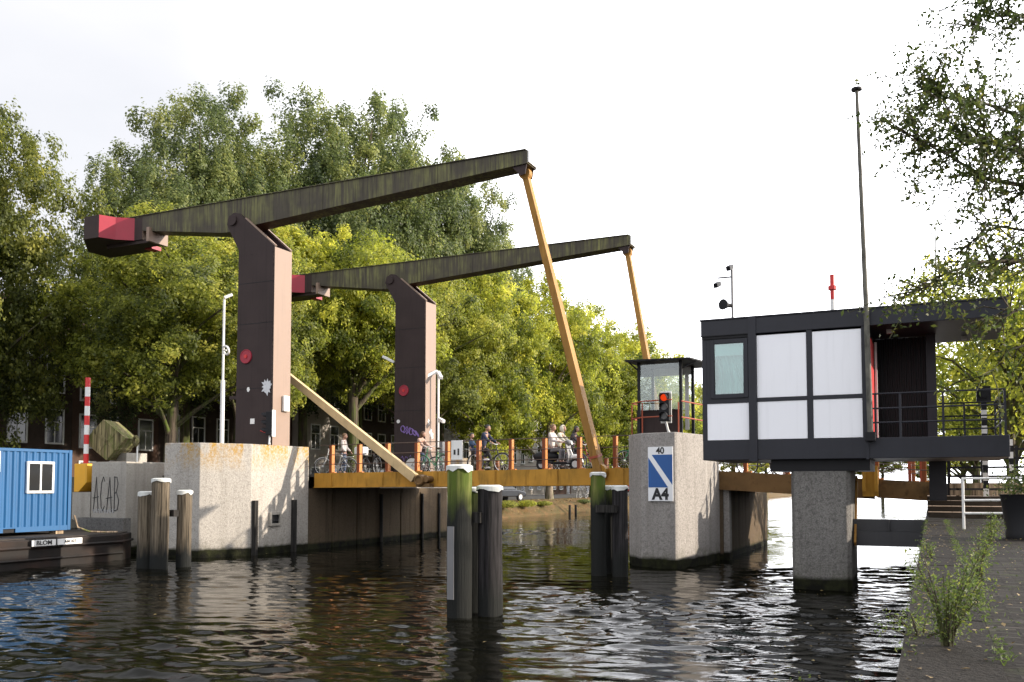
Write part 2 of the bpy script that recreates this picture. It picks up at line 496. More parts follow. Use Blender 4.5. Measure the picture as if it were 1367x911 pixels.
MAT['house_brown'] = brick_mat('house_brown', (0.07, 0.05, 0.042), (0.055, 0.042, 0.036), (0.07, 0.06, 0.05), 0.22, 0.07, 0.01, True)
MAT['house_pale'] = brick_mat('house_pale', (0.42, 0.38, 0.34), (0.38, 0.34, 0.30), (0.35, 0.33, 0.3), 0.22, 0.07, 0.01, True)
MAT['wall_brick'] = brick_mat('wall_brick', (0.12, 0.11, 0.10), (0.09, 0.08, 0.075), (0.06, 0.055, 0.05), 0.22, 0.07, 0.01, True)
MAT['step'] = brick_mat('step', (0.36, 0.27, 0.20), (0.28, 0.21, 0.155), (0.05, 0.04, 0.03), 0.9, 0.3, 0.012)
MAT['roof_tile'] = plain('roof_tile', (0.13, 0.06, 0.045), 0.8, scale=5)

def ground_mat(name, a, b, sc=1.2):
    k = NT(name); p = k.pos()
    c = k.mix(k.mask(k.noise(p, sc, 6, 0.7), 0.35, 0.65), a, b)
    c = k.mix(k.mask(k.noise(p, sc * 9, 4, 0.7), 0.55, 0.7), c, tuple(x * 0.4 for x in a))
    return k.finish(c, 0.95, 0, k.bump(k.noise(p, 20, 5, 0.7), 0.8, 0.05), 0.2)
MAT['earth'] = ground_mat('earth', (0.15, 0.085, 0.04), (0.07, 0.065, 0.025))
MAT['ground'] = ground_mat('ground', (0.09, 0.085, 0.07), (0.12, 0.11, 0.09))

def water_mat():
    k = NT('water'); p = k.pos()
    a = k.noise(k.map(p, (0.8, 2.0, 1.0), (0, 0, R(10))), 2.2, 3, 0.6, 0.5)
    b = k.noise(k.map(p, (0.9, 2.4, 1.0), (0, 0, R(-14))), 8.5, 3, 0.55, 0.6)
    gust = k.math('ADD', k.mask(k.noise(p, 0.22, 3, 0.5), 0.38, 0.66), 0.30)
    h = k.math('MULTIPLY', k.math('ADD', a, k.math('MULTIPLY', b, 0.55)), gust)
    return k.finish((0.004, 0.004, 0.0025), 0.02, 0, k.bump(h, 0.35, 0.012), 0.42, IOR=1.21)
MAT['water'] = water_mat()

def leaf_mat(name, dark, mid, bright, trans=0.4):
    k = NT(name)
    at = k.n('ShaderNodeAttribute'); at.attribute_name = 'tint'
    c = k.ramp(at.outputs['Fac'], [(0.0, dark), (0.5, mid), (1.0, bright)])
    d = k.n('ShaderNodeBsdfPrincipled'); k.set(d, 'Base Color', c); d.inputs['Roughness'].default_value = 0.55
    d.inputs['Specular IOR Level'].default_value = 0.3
    tl = k.n('ShaderNodeBsdfTranslucent')
    k.set(tl, 'Color', k.mix(0.6, c, (0.55, 0.62, 0.08), 'MULTIPLY'))
    hs = k.n('ShaderNodeHueSaturation'); hs.inputs['Value'].default_value = 2.4; hs.inputs['Saturation'].default_value = 1.02; k.set(hs, 'Color', c)
    k.set(tl, 'Color', hs.outputs[0])
    m = k.n('ShaderNodeMixShader'); m.inputs[0].default_value = trans; k.set(m, 1, d.outputs[0]); k.set(m, 2, tl.outputs[0])
    k.t.links.new(m.outputs[0], k.out.inputs['Surface'])
    return k.m
MAT['leaf_olive'] = leaf_mat('leaf_olive', (0.036, 0.048, 0.012), (0.115, 0.13, 0.024), (0.26, 0.25, 0.05), 0.40)
MAT['leaf_green'] = leaf_mat('leaf_green', (0.046, 0.062, 0.013), (0.18, 0.20, 0.032), (0.37, 0.35, 0.065), 0.43)
MAT['leaf_yellow'] = leaf_mat('leaf_yellow', (0.060, 0.082, 0.014), (0.23, 0.25, 0.034), (0.45, 0.42, 0.07), 0.47)
MAT['leaf_dark'] = leaf_mat('leaf_dark', (0.026, 0.040, 0.016), (0.100, 0.128, 0.042), (0.24, 0.25, 0.08), 0.36)
MAT['leaf_near'] = leaf_mat('leaf_near', (0.022, 0.034, 0.010), (0.055, 0.075, 0.018), (0.15, 0.14, 0.026), 0.35)
MAT['leaf_weed'] = leaf_mat('leaf_weed', (0.035, 0.052, 0.014), (0.075, 0.11, 0.024), (0.20, 0.21, 0.04), 0.35)
MAT['leaf_fallen'] = leaf_mat('leaf_fallen', (0.10, 0.06, 0.02), (0.22, 0.15, 0.05), (0.38, 0.30, 0.12), 0.1)

# ------------------------------------------------------------------ the setting
def struct(name, mb, mat):
    o = mb.build(name, mat); o['kind'] = 'structure'; return o

def make_water():
    rng = np.random.RandomState(5)
    def lines(a, b, d0, d1, c, w):
        out = [a]
        while out[-1] < b:
            out.append(out[-1] + d0 + d1 * max(0, abs(out[-1] - c) - w))
        return np.array(out)
    xs = lines(-60, 170, 0.062, 0.022, -3.5, 10.5)
    ys = lines(-8, 330, 0.055, 0.017, 11.5, 8.5)
    X, Y = np.meshgrid(xs, ys)
    Zw = np.zeros_like(X); DX = np.zeros_like(X); DY = np.zeros_like(X)
    wind = R(-104)
    N = 80
    for i in range(N):
        lam = 0.21 * (5.4 ** (rng.rand() ** 1.15))
        th = wind + rng.normal(0, 0.44)
        cx_, sx_ = math.cos(th), math.sin(th)
        k = 2 * math.pi / lam
        amp = 0.0255 / k * lam ** -0.05
        f = np.clip(1.7 - np.hypot(X, Y) / (lam * 70 + 8), 0, 1)
        ph = k * (cx_ * X + sx_ * Y) + rng.rand() * 6.28
        Zw += f * amp * np.sin(ph)
        DX += f * amp * 0.85 * cx_ * np.cos(ph); DY += f * amp * 0.85 * sx_ * np.cos(ph)
    g = np.clip(0.80 + 0.6 * np.sin(X * 0.33 + 1.1 + 0.9 * np.sin(Y * 0.27)) * np.sin(Y * 0.41 + 0.3 + 0.6 * np.sin(X * .3)), .3, 1.25)
    v = np.stack([X + DX * g, Y + DY * g, Zw * g], -1).reshape(-1, 3)
    ny, nx = X.shape
    ii = np.arange(nx * ny).reshape(ny, nx)
    q = np.stack([ii[:-1, :-1], ii[:-1, 1:], ii[1:, 1:], ii[1:, :-1]], -1).reshape(-1, 4)
    me = bpy.data.meshes.new('water')
    me.vertices.add(len(v)); me.vertices.foreach_set('co', v.astype(np.float32).ravel())
    me.loops.add(q.size); me.loops.foreach_set('vertex_index', q.ravel().astype(np.int32))
    me.polygons.add(len(q)); me.polygons.foreach_set('loop_start', np.arange(0, q.size, 4, dtype=np.int32))
    me.polygons.foreach_set('use_smooth', np.ones(len(q), dtype=bool))
    me.update(calc_edges=True)
    me.materials.append(MAT['water'])
    o = bpy.data.objects.new('water', me); COL.objects.link(o); o['kind'] = 'structure'
make_water()

struct('ground', MB().box(-1500, 1500, -900, 2000, -3.2, -3.0), MAT['ground'])
QE = -0.15                          # edge of the near quay
struct('quay_pavement', MB().box(QE + 0.42, 400, -60, 600, -2.9, 1.69), MAT['quay_brick'])
mb = MB(); t = -6.0
rnd = random.Random(3)
while t < 120:
    l = 1.0 if t < 40 else 6.0
    mb.box(QE, QE + 0.415, t, t + l - 0.012, 1.50, 1.70 + rnd.uniform(-0.004, 0.004)); t += l
struct('quay_coping', mb, MAT['coping'])
struct('quay_wall', MB().box(QE + 0.02, QE + 0.41, -60, 600, -2.9, 1.49), MAT['wall_brick'])
struct('left_bank', MB().ext_t([(-900, -2.9), (-28.4, -2.9), (-28.4, 0.95), (-29.2, 1.3), (-900, 1.3)], -200, 25), MAT['ground'])
struct('sloping_bank', MB().ext_t([(-900, -2.9), (-28.6, -2.9), (-29.3, 0.1), (-30.2, 0.8), (-31.3, 1.2), (-900, 1.2)], 38.6, 600), MAT['earth'])
struct('bank_street', MB().box(-47, -33.6, 38.9, 400, 1.1, 1.215), MAT['asphalt'])
struct('canal_end', MB().box(-60, 60, 300, 700, -2.9, 1.2), MAT['earth'])
struct('road_embankment', MB().ext_t([(-900, -2.9), (-24.6, -2.9), (-24.6, 2.88), (-40, 2.75), (-70, 1.5), (-900, 1.5)], 25.2, 38.6), MAT['ground'])
struct('approach_road', MB().ext_t([(-70, 1.49), (-40, 2.76), (-24.61, 2.892), (-22.55, 2.905), (-22.55, 2.92), (-24.61, 2.915), (-40, 2.78), (-70, 1.52)], 28.7, 36.4), MAT['asphalt'])
# right bank: a raised landing behind broad steps
mb = MB()
for i, (tt, zz) in enumerate(((24.6, 1.83), (25.5, 1.96), (26.4, 2.09))):
    mb.box(QE + 0.05, 30, tt, tt + 0.9, 1.2, zz)
mb.box(QE + 0.03, 40, 27.3, 40, -2.9, 2.2)
struct('quay_steps', mb, MAT['step'])
struct('bridge_landing', MB().ext_t([(0.02, 2.205), (0.02, 2.55), (60, 2.2), (60, 2.15)], 28.9, 37.5), MAT['asphalt'])

# ------------------------------------------------------------------ concrete piers and walls
t_ = thing('bridge_pier', 'pale concrete bridge pier with yellow lichen, carrying the nearer dark tower', 'bridge pier', (-23, 26, 0))
P = [(-24.3, 28.2), (-24.25, 23.3), (-22.9, 23.6), (-21.95, 25.1), (-21.8, 28.18), ]
MB().prism(P, -2.5, 3.97).build('pier_body', MAT['concrete'], t_, 0.03)
for s, tt in ((-21.94, 25.25), (-21.85, 27.3)):
    MB().box(s - 0.05, s + 0.13, tt - 0.09, tt + 0.09, -0.5, 1.95).build('fender_strip', MAT['brace'], t_)
n = MB()
n.box(-21.97, -21.80, 26.0, 26.08, 1.02, 1.5).box(-21.97, -21.80, 26.52, 26.6, 1.02, 1.5).box(-21.97, -21.80, 26.08, 26.52, 1.42, 1.5).box(-21.97, -21.80, 26.08, 26.52, 1.02, 1.1)
nf = n.build('mooring_niche', MAT['concrete_plain'], t_)
MB().box(-21.95, -21.865, 26.08, 26.52, 1.1, 1.42).tube([(-21.84, 26.15, 1.2), (-21.8, 26.3, 1.2), (-21.84, 26.45, 1.2)], 0.025, 6).build('niche_shade_and_ring', MAT['black'], nf)  # black block stands for the shade inside the niche, behind the ring

t_ = thing('bridge_pier', 'lighter twin concrete pier under the farther dark tower', 'bridge pier', (-23, 38, 0))
MB().prism([(-24.3, 36.9), (-22.2, 36.9), (-22.2, 40.0), (-24.3, 40.0)], -2.5, 2.85).build('pier_body', MAT['concrete'], t_, 0.03)

t_ = thing('abutment_wall', 'brown ribbed sheet pile wall under the yellow bridge girder', 'retaining wall', (-22, 33, 0))
mb = MB(); tt = 28.25; pts = []
while tt < 39.3:
    for d, s in ((0, -21.95), (1.62, -21.95), (1.63, -22.03), (1.70, -22.03)):
        pts.append((s, min(tt + d, 39.4)))
    tt += 1.72
poly = pts + [(-24.5, 39.4), (-24.5, 28.25)]
mb.prism(poly, -2.5, 2.30)
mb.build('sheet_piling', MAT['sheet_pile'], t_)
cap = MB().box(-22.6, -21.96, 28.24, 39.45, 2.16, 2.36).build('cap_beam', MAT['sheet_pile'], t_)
for tt in (33.4, 36.9, 38.5):
    MB().box(-21.94, -21.84, tt - 0.05, tt + 0.05, -0.5, 2.1).build('fender_post', MAT['brace'], t_)

t_ = thing('bridge_pier', 'grey concrete bridge pier bearing the blue A4 sign and the glass shelter', 'bridge pier', (-7.6, 28, 0))
MB().prism([(-8.75, 27.6), (-8.1, 26.75), (-6.98, 26.52), (-6.93, 26.62), (-6.5, 28.4), (-6.45, 30.3), (-8.75, 30.3)], -2.5, 4.1).build('pier_body', MAT['concrete_grey'], t_, 0.03)
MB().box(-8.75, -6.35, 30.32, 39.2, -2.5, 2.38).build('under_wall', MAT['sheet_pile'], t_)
MB().box(-6.344, -6.15, 30.35, 30.75, -2.5, 2.39).build('pilaster', MAT['concrete_grey'], t_, 0.02)

# grey graffiti wall by the barge
t_ = thing('concrete_wall', 'grey concrete wall with spindly black graffiti letters behind the barge', 'wall', (-27.2, 23.9, 0))
MB().box(-28.05, -26.3, 23.5, 26.5, -1, 3.35).build('wall_body', MAT['concrete_plain'], t_, 0.02)
def strokes(lines, o, us, uz, th, rad, tn):
    """hand-sprayed strokes on a wall face that looks towards -t"""
    m = MB()
    for ln in lines:
        m.tube([(o[0] + x * us, tn, o[1] + y * uz) for x, y in ln], rad, 5)
    return m
Aa = [[(0, 0), (0.18, 0.6), (0.3, 1.0), (0.4, 0.55), (0.55, 0)], [(-0.08, 0.38), (0.6, 0.42)]]
Cc = [[(0.5, 0.86), (0.34, 1.0), (0.14, 0.82), (0.05, 0.45), (0.14, 0.12), (0.34, 0.0), (0.5, 0.15)]]
Bb = [[(0.1, 0), (0.1, 1.0)], [(0.02, 0.98), (0.34, 0.98), (0.46, 0.78), (0.3, 0.55), (0.12, 0.5)], [(0.3, 0.55), (0.58, 0.3), (0.46, 0.04), (0.06, 0)]]
allst = []
for i, g in enumerate((Aa, Cc, Aa, Bb)):
    allst += [[(x + i * 0.74, y + 0.03 * math.sin(i * 3)) for x, y in ln] for ln in g]
strokes(allst, (-27.92, 1.55), 0.46, 1.25, 0, 0.014, 23.492).build('graffiti', MAT['sign_black'], t_)
strokes([[(i * 0.09 + 0.02 * math.sin(i * 5), 0.5 + 0.4 * math.sin(i * 2.1)) for i in range(26)]], (-27.95, 1.45), 0.5, 0.22, 0, 0.009, 23.494).build('graffiti', MAT['chalk'], t_)
MB().box(-28.3, -26.0, 23.15, 23.49, -1, 1.32).build('ledge', MAT['concrete_dark'], t_)

# ------------------------------------------------------------------ towers
def tower(tt, label, near):
    T = thing('bridge_tower', label, 'bridge tower', (-22.9, tt + 0.55, 3.97 if near else 2.85), 'bascule bridge towers')
    z0 = 3.95 if near else 2.84
    prof = [(-23.75, z0), (-22.0, z0), (-22.0, 11.40), (-23.45, 12.62), (-23.72, 12.86), (-24.0, 12.92), (-24.25, 12.80), (-24.33, 12.5), (-23.72, 11.42)]
    th0, th1 = 1.10, 0.98
    # two cheek plates (dark) with a sun-facing edge plate, its colour lightened to look sunlit
    m = MB()
    for a, b in ((0.0, 0.10), (th1 - 0.10, th1)):
        m.ext_t(prof, tt + a, tt + b)
    for z in (6.0, 6.24, 8.36, 8.6, 11.2):
        for q in range(7): m.disc((-23.6 + q * 0.25, tt - 0.005, z), (0, 1, 0), 0.016, 0.014, 6)
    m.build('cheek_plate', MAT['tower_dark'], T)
    e = MB()
    e.box(-22.06, -21.985, tt + 0.0, tt + th1, z0, 11.38)
    e.build('front_plate', MAT['tower_sunlit'], T)
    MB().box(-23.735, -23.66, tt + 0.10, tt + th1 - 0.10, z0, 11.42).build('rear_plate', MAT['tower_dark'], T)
    MB().bar((-21.98, tt + 0.05, 11.43), (-23.42, tt + 0.05, 12.645), 0.11, 0.05, (1, 0, 1)).bar((-21.98, tt + th1 - 0.05, 11.43), (-23.42, tt + th1 - 0.05, 12.645), 0.11, 0.05, (1, 0, 1)).build('edge_trim', MAT['tower_sunlit'], T)
    MB().box(-23.65, -22.08, tt + 0.11, tt + th1 - 0.11, 11.0, 11.30).build('saddle_plate', MAT['red_paint'], T)
    MB().disc((-24.02, tt + th1 / 2, 12.62), (0, 1, 0), 0.20, th1 + 0.16, 20).build('pivot_pin', MAT['tower_dark'], T)
    for z in (6.1, 8.55 if near else 8.2, 10.1):
        MB().box(-23.74, -22.01, tt - 0.006, tt - 0.0005, z, z + 0.02).build('weld_seam', MAT['black'], T)
    return T
tw1 = tower(26.25, 'nearer dark bridge tower with grey paint splat, standing on the lichened pier', True)
tw2 = tower(37.30, 'farther dark bridge tower with purple and teal graffiti near its foot', False)

def red_disc(s, tt, z, label):
    d = thing('round_sign', label, 'round sign', (s, tt, z), 'red discs on the bridge towers')
    MB().disc((s, tt - 0.02, z), (0, 1, 0), 0.27, 0.04, 28).build('disc_plate', MAT['red_paint'], d)
    MB().ring((s, tt - 0.04, z), (0, 1, 0), 0.25, 0.02, 28).build('rim', MAT['red_paint'], d)
    MB().disc((s, tt - 0.055, z), (0, 1, 0), 0.07, 0.03, 14).build('boss', MAT['red'], d)
red_disc(-23.27, 26.25, 7.33, 'crimson disc on the dark face of the nearer tower')
red_disc(-23.2, 37.30, 7.10, 'crimson disc on the dark face of the farther tower')

# graffiti and small plates on the towers (paint and plates belong to the tower)
rnd = random.Random(11)
m = MB()
c0 = (-22.28, 6.15)
poly = []
for i in range(22):
    a = 2 * math.pi * i / 22; r = (0.26 if i % 2 else 0.18) * rnd.uniform(0.8, 1.25)
    poly.append((c0[0] + r * math.cos(a) * 0.95, c0[1] + r * math.sin(a) * 1.1))
m.ext_t(poly, 26.238, 26.2495)
m.build('paint_splat', MAT['chalk'], tw1)
MB().box(-23.03, -22.83, 26.235, 26.2495, 4.78, 4.98).build('number_plate', MAT['white'], tw1)
MB().ext_t([(-23.15 + 0.07 * math.cos(i), 6.08 + 0.1 * math.sin(i)) for i in range(7)], 26.238, 26.2495).build('paint_spot', MAT['white'], tw1)
MB().tube([(-22.55, 26.245, 4.52), (-22.35, 26.245, 4.45), (-22.25, 26.245, 4.47)], 0.012, 5).build('red_mark', MAT['red'], tw1)
MB().box(-24.3, -23.75, 26.5, 26.9, 5.78, 5.9).build('bracket', MAT['tower_dark'], tw1)
lob = []
for k in range(6):
    lob.append([(0.16 * k + 0.11 * math.cos(a), 0.55 - 0.05 * k + 0.15 * math.sin(a * 1.0 + k)) for a in [j * 0.62 for j in range(11)]])
strokes(lob, (-23.25, 4.68), 1.0, 1.0, 0, 0.024, 37.29).build('graffiti', MAT['purple'], tw2)
lob = [[(0.13 * k + 0.16 * math.cos(a + k), 0.2 + 0.13 * math.sin(a * 1.3 + k)) for a in [j * 0.6 for j in range(12)]] for k in range(7)]
strokes(lob, (-23.3, 3.15), 0.95, 1.0, 0, 0.03, 37.29).build('graffiti', MAT['teal'], tw2)
strokes([[(0.1 * i, 0.3 + 0.25 * math.sin(i * 2.3)) for i in range(14)]], (-23.35, 3.62), 0.9, 0.6, 0, 0.012, 37.292).build('graffiti', MAT['purple'], tw2)
MB().disc((-23.5, 37.28, 5.6), (0, 1, 0), 0.09, 0.03, 14).build('number_plate', MAT['white'], tw2)
for tt, z, r in ((37.6, 5.55, 0.17), (37.78, 5.05, 0.26), (37.95, 4.9, 0.2)):
    pl = [(tt + r * (1 if i % 2 else 0.55) * math.cos(i * 0.62) * 0.6, z + r * (1 if i % 2 else 0.6) * math.sin(i * 0.62)) for i in range(10)]
    MB().ext_s(pl, -21.984, -21.975).build('paint_splat', MAT['white'], tw2)

# ------------------------------------------------------------------ balance beams, counterweights, hangers
def beam(t0, label):
    B = thing('balance_beam', label, 'bridge beam', (-24.0, t0 + 0.5, 12.6), 'balance beams of the bridge')
    a, b = t0 + 0.13, t0 + 0.86
    prof = [(-31.2, 13.46), (-11.75, 13.46), (-11.75, 13.02), (-23.3, 12.36), (-24.0, 12.22), (-24.7, 12.26), (-29.4, 12.92), (-31.2, 12.96)]
    MB().ext_t(prof, a, b).build('beam_body', MAT['beam'], B)
    MB().box(-11.747, -11.70, a + 0.02, b - 0.02, 13.06, 13.44).build('end_plate', MAT['galv'], B)
    MB().box(-31.3, -11.8, a - 0.05, b + 0.05, 13.463, 13.49).build('top_flange', MAT['beam'], B)
    m = MB()
    for tt in (a + 0.06, b - 0.10):
        m.ext_t([(-12.35, 13.0), (-11.8, 13.03), (-11.86, 12.70), (-12.02, 12.66)], tt, tt + 0.04)
    m.build('hanger_lug', MAT['tower_dark'], B)
    MB().disc((-24.02, a - 0.03, 12.66), (0, 1, 0), 0.30, 0.05, 20).build('pivot_boss', MAT['beam'], B)
    # counterweight: a wide block with faceted ends, slung round the tail of the beam
    cw = MB()
    plan = [(-31.1, t0 - .85), (-30.25, t0 - .85), (-29.95, t0 - .30), (-29.36, t0 + .128), (-28.92, t0 + .13), (-28.92, t0 + .86), (-29.4, t0 + 1.1), (-30.2, t0 + 1.75), (-32.6, t0 + 1.75), (-32.6, t0 + .6)]
    cw.prism(plan, 12.50, 13.42)
    me = cw.build('counterweight', [MAT['tower_dark'], MAT['red_paint'], MAT['tower_sunlit']], B)
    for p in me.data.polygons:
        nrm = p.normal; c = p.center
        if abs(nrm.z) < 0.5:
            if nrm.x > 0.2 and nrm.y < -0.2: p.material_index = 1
            elif nrm.x > 0.8: p.material_index = 2  # sun-facing sides take the colour lightened for sunlight
    MB().box(-28.55, -28.40, t0 + 0.0, t0 + 0.99, 12.35, 12.92).build('stop_plate', MAT['tower_sunlit'], B)
    MB().box(-31.0, -28.55, t0 + 0.2, t0 + 0.8, 12.36, 12.5).build('tail_plate', MAT['tower_dark'], B)
    MB().box(-29.6, -29.2, t0 + 0.9, t0 + 1.4, 12.34, 12.495).build('ballast_block', MAT['red_paint'], B)
    return B
beam(26.25, 'nearer and larger-looking dark mossy balance beam above the lichened pier')
beam(37.30, 'farther dark mossy balance beam, its tip above the glass shelter')

def hanger(p0, p1, label):
    H_ = thing('hanger_rod', label, 'bridge hanger', p1, 'hangers of the bridge')
    MB().bar(p0, p1, 0.20, 0.26, (0, 1, 0), 0.26, 0.46).build('rod_body', MAT['hanger'], H_)
    d = (Vector(p1) - Vector(p0)).normalized()
    q0 = Vector(p0); 
    MB().disc(q0, (0, 1, 0), 0.20, 0.24, 18).build('top_eye', MAT['hanger'], H_)
    q = Vector(p1) - d * 0.55
    MB().bar(q - d * 0.04, q + d * 0.04, 0.30, 0.50, (0, 1, 0)).build('collar', MAT['rust_red'], H_)
    q = Vector(p1)
    MB().disc(q + Vector((0.0, 0, 0.02)), (0, 1, 0), 0.26, 0.30, 18).build('foot_eye', MAT['girder'], H_)
hanger((-11.98, 26.75, 12.80), (-9.98, 28.30, 2.92), 'nearer ochre hanger bar, crossing in front of the far beam')
hanger((-11.98, 37.80, 12.80), (-9.98, 36.75, 2.92), 'farther ochre hanger bar, ending behind the glass shelter')

# push rod
t_ = thing('push_rod', 'pale timber-coloured push rod slanting from the nearer tower to the girder', 'push rod', (-17.05, 28.2, 2.8))
MB().bar((-22.9, 28.2, 6.80), (-17.05, 28.2, 2.75), 0.22, 0.26, (0, 0, 1), 0.24, 0.34).build('rod_body', MAT['rod'], t_, 0.015)
MB().disc((-16.80, 28.27, 2.68), (0, 1, 0), 0.20, 0.44, 16).ring((-16.80, 28.04, 2.68), (0, 1, 0), 0.15, 0.035, 16).box(-16.98, -16.42, 28.16, 28.5, 2.44, 2.56).disc((-16.55, 28.3, 2.72), (0, 1, 0), 0.12, 0.40, 14).build('pivot_joint', MAT['girder_old'], t_)

# ------------------------------------------------------------------ bridge deck with railings
def zdeck(s): return 2.965 + (s + 22.0) * 0.0085
t_ = thing('bridge_deck', 'long ochre girdered bridge deck with orange railing posts between the piers', 'bridge', (-15.5, 32.5, 2.9))
def gird(s0, s1, ta, tb, zf, dep):
    m = MB()
    m.ext_t([(s0, zf(s0) - dep), (s1, zf(s1) - dep), (s1, zf(s1) - 0.005), (s0, zf(s0) - 0.005)], ta, tb)
    m.ext_t([(s0, zf(s0) - dep - 0.03), (s1, zf(s1) - dep - 0.03), (s1, zf(s1) - dep), (s0, zf(s0) - dep)], ta - 0.05, tb + 0.2)
    return m
gird(-21.78, -8.8, 28.5, 28.62, zdeck, 0.54).build('girder', MAT['girder'], t_)
gird(-21.78, -8.8, 36.3, 36.42, zdeck, 0.54).build('girder', MAT['girder'], t_)
m = MB()
m.ext_t([(-22.5, zdeck(-22.5) - 0.14), (-8.6, zdeck(-8.6) - 0.14), (-8.6, zdeck(-8.6) - 0.03), (-22.5, zdeck(-22.5) - 0.03)], 28.64, 36.28)
m.build('deck_plate', MAT['asphalt'], t_)
m = MB(); s = -21.2
while s < -9:
    m.box(s, s + 0.12, 28.64, 36.28, zdeck(s) - 0.5, zdeck(s) - 0.15); s += 1.4
m.build('cross_beams', MAT['girder_old'], t_)
m = MB()
for tt in (30.5, 32.4, 34.3): m.ext_t([(-21.6, 2.45), (-8.8, 2.55), (-8.8, 2.95), (-21.6, 2.85)], tt, tt + 0.15)
m.build('stringers', MAT['girder_old'], t_)
s = -21.0
while s < -9:
    MB().box(s, s + 0.04, 28.46, 28.5, zdeck(s) - 0.53, zdeck(s) - 0.02).build('stiffener', MAT['girder'], t_); s += 2.35
MB().box(-10.35, -10.0, 28.47, 28.498, zdeck(-10) - 0.5, zdeck(-10) - 0.06).build('patch_plate', MAT['girder_old'], t_)

def railing(parent, s0, s1, tt, step, zf, post_h, mat, side=-1, rails=(1.08, 0.70, 0.34), first=None):
    rl = MB()
    for h in rails:
        rl.tube([(s0, tt, zf(s0) + h), (s1, tt, zf(s1) + h)], 0.017, 6)
    ro = rl.build('railing', MAT['wire'], parent)
    s = first if first is not None else s0
    while s <= s1 + 1e-6:
        m = MB(); z = zf(s)
        m.cur = 1; m.box(s - 0.065, s + 0.045, tt - 0.006, tt + 0.006, z - 0.25, z + post_h); m.cur = 0  # front plate takes the colour with the shade painted in
        m.box(s + 0.045, s + 0.065, tt - 0.006, tt + 0.17, z - 0.25, z + post_h)
        m.box(s - 0.065, s - 0.05, tt + 0.006, tt + 0.15, z - 0.25, z + post_h)
        m.box(s + 0.02, s + 0.2, tt - 0.03, tt + 0.12, z - 0.02, z + 0.03)
        m.build('railing_post', [MAT['orange'], MAT['post_shaded']], ro)
        s += step
railing(t_, -21.7, -8.9, 28.68, 1.285, zdeck, 1.1, None, first=-21.15)
railing(t_, -21.7, -8.9, 36.2, 2.57, zdeck, 0.62, None, rails=(1.05, 0.6, 0.3), first=-20.2)

# fixed span to the right bank
def zfix(s): return 2.98 - (s + 6.4) * 0.06
t_ = thing('fixed_span', 'weathered brown wooden-looking fixed bridge span running behind the control cabin', 'bridge span', (-3.2, 33, 2.6))
gird(-6.6, -1.62, 30.25, 30.4, zfix, 0.60).build('girder', MAT['girder_old'], t_)
gird(-1.55, 0.0, 30.25, 30.4, zfix, 0.55).build('girder', MAT['girder_old'], t_)
gird(-6.6, 0.0, 36.2, 36.4, zfix, 0.60).build('girder', MAT['girder_old'], t_)
MB().ext_t([(-8.7, zfix(-8.7) - 0.2), (0.0, zfix(0) - 0.2), (0.0, zfix(0) - 0.05), (-8.7, zfix(-8.7) - 0.08)], 30.42, 36.18).build('deck_plate', MAT['asphalt'], t_)
MB().box(-1.95, -1.5, 29.9, 30.19, 2.15, 2.95).box(-1.95, -1.85, 29.8, 29.9, 2.3, 3.1).box(-1.6, -1.5, 29.8, 29.9, 2.3, 3.1).build('bearing_bracket', MAT['girder'], t_)
railing(t_, -6.3, 0.0, 30.34, 1.35, zfix, 1.1, None, first=-5.6, rails=(1.05, 0.7, 0.35))
railing(t_, -8.6, 0.0, 36.3, 2.3, zfix, 1.0, None, first=-5.2, rails=(1.05, 0.6, 0.3))

# ------------------------------------------------------------------ A4 sign, traffic light, shelter, railing on the grey pier
d = Vector((-6.98, 26.52, 0)) - Vector((-8.1, 26.75, 0))
def onpier(name, label, cat, base):
    return thing(name, label, cat, base)
sg = onpier('waterway_sign', 'blue and white A4 waterway sign with diagonal stripe on the grey pier', 'sign', (-7.42, 26.56, 2.0))
yaw = math.atan2(d.y, d.x)
sg.rotation_euler = (0, 0, -ANG + yaw)
def L0(mb):                          # sign parts are drawn about the sign's own base
    mb.v = [(v[0] + BASE[sg.name].x, v[1] + BASE[sg.name].y, v[2] + BASE[sg.name].z) for v in mb.v]; return mb
w = 0.415
L0(MB().box(-w, w, -0.03, -0.012, 0.02, 1.66)).build('backing_plate', MAT['sign_white'], sg)
# blue field with a white diagonal left open
L0(MB().ext_t([(-w + 0.012, 0.43), (w - 0.16, 0.43), (-w + 0.012, 1.34)], -0.036, -0.0305)).build('blue_field', MAT['sign_blue'], sg)
L0(MB().ext_t([(w - 0.012, 0.50), (w - 0.012, 1.42), (-w + 0.13, 1.42)], -0.036, -0.0305)).build('blue_field', MAT['sign_blue'], sg)
L0(text_mb('40', 0.0, -0.034, 1.535, 0.27, 0.008, 0.008)).build('number_text', MAT['sign_black'], sg)
L0(text_mb('A4', 0.0, -0.034, 0.215, 0.46, 0.008, 0.020, wide=1.0)).build('code_text', MAT['sign_black'], sg)

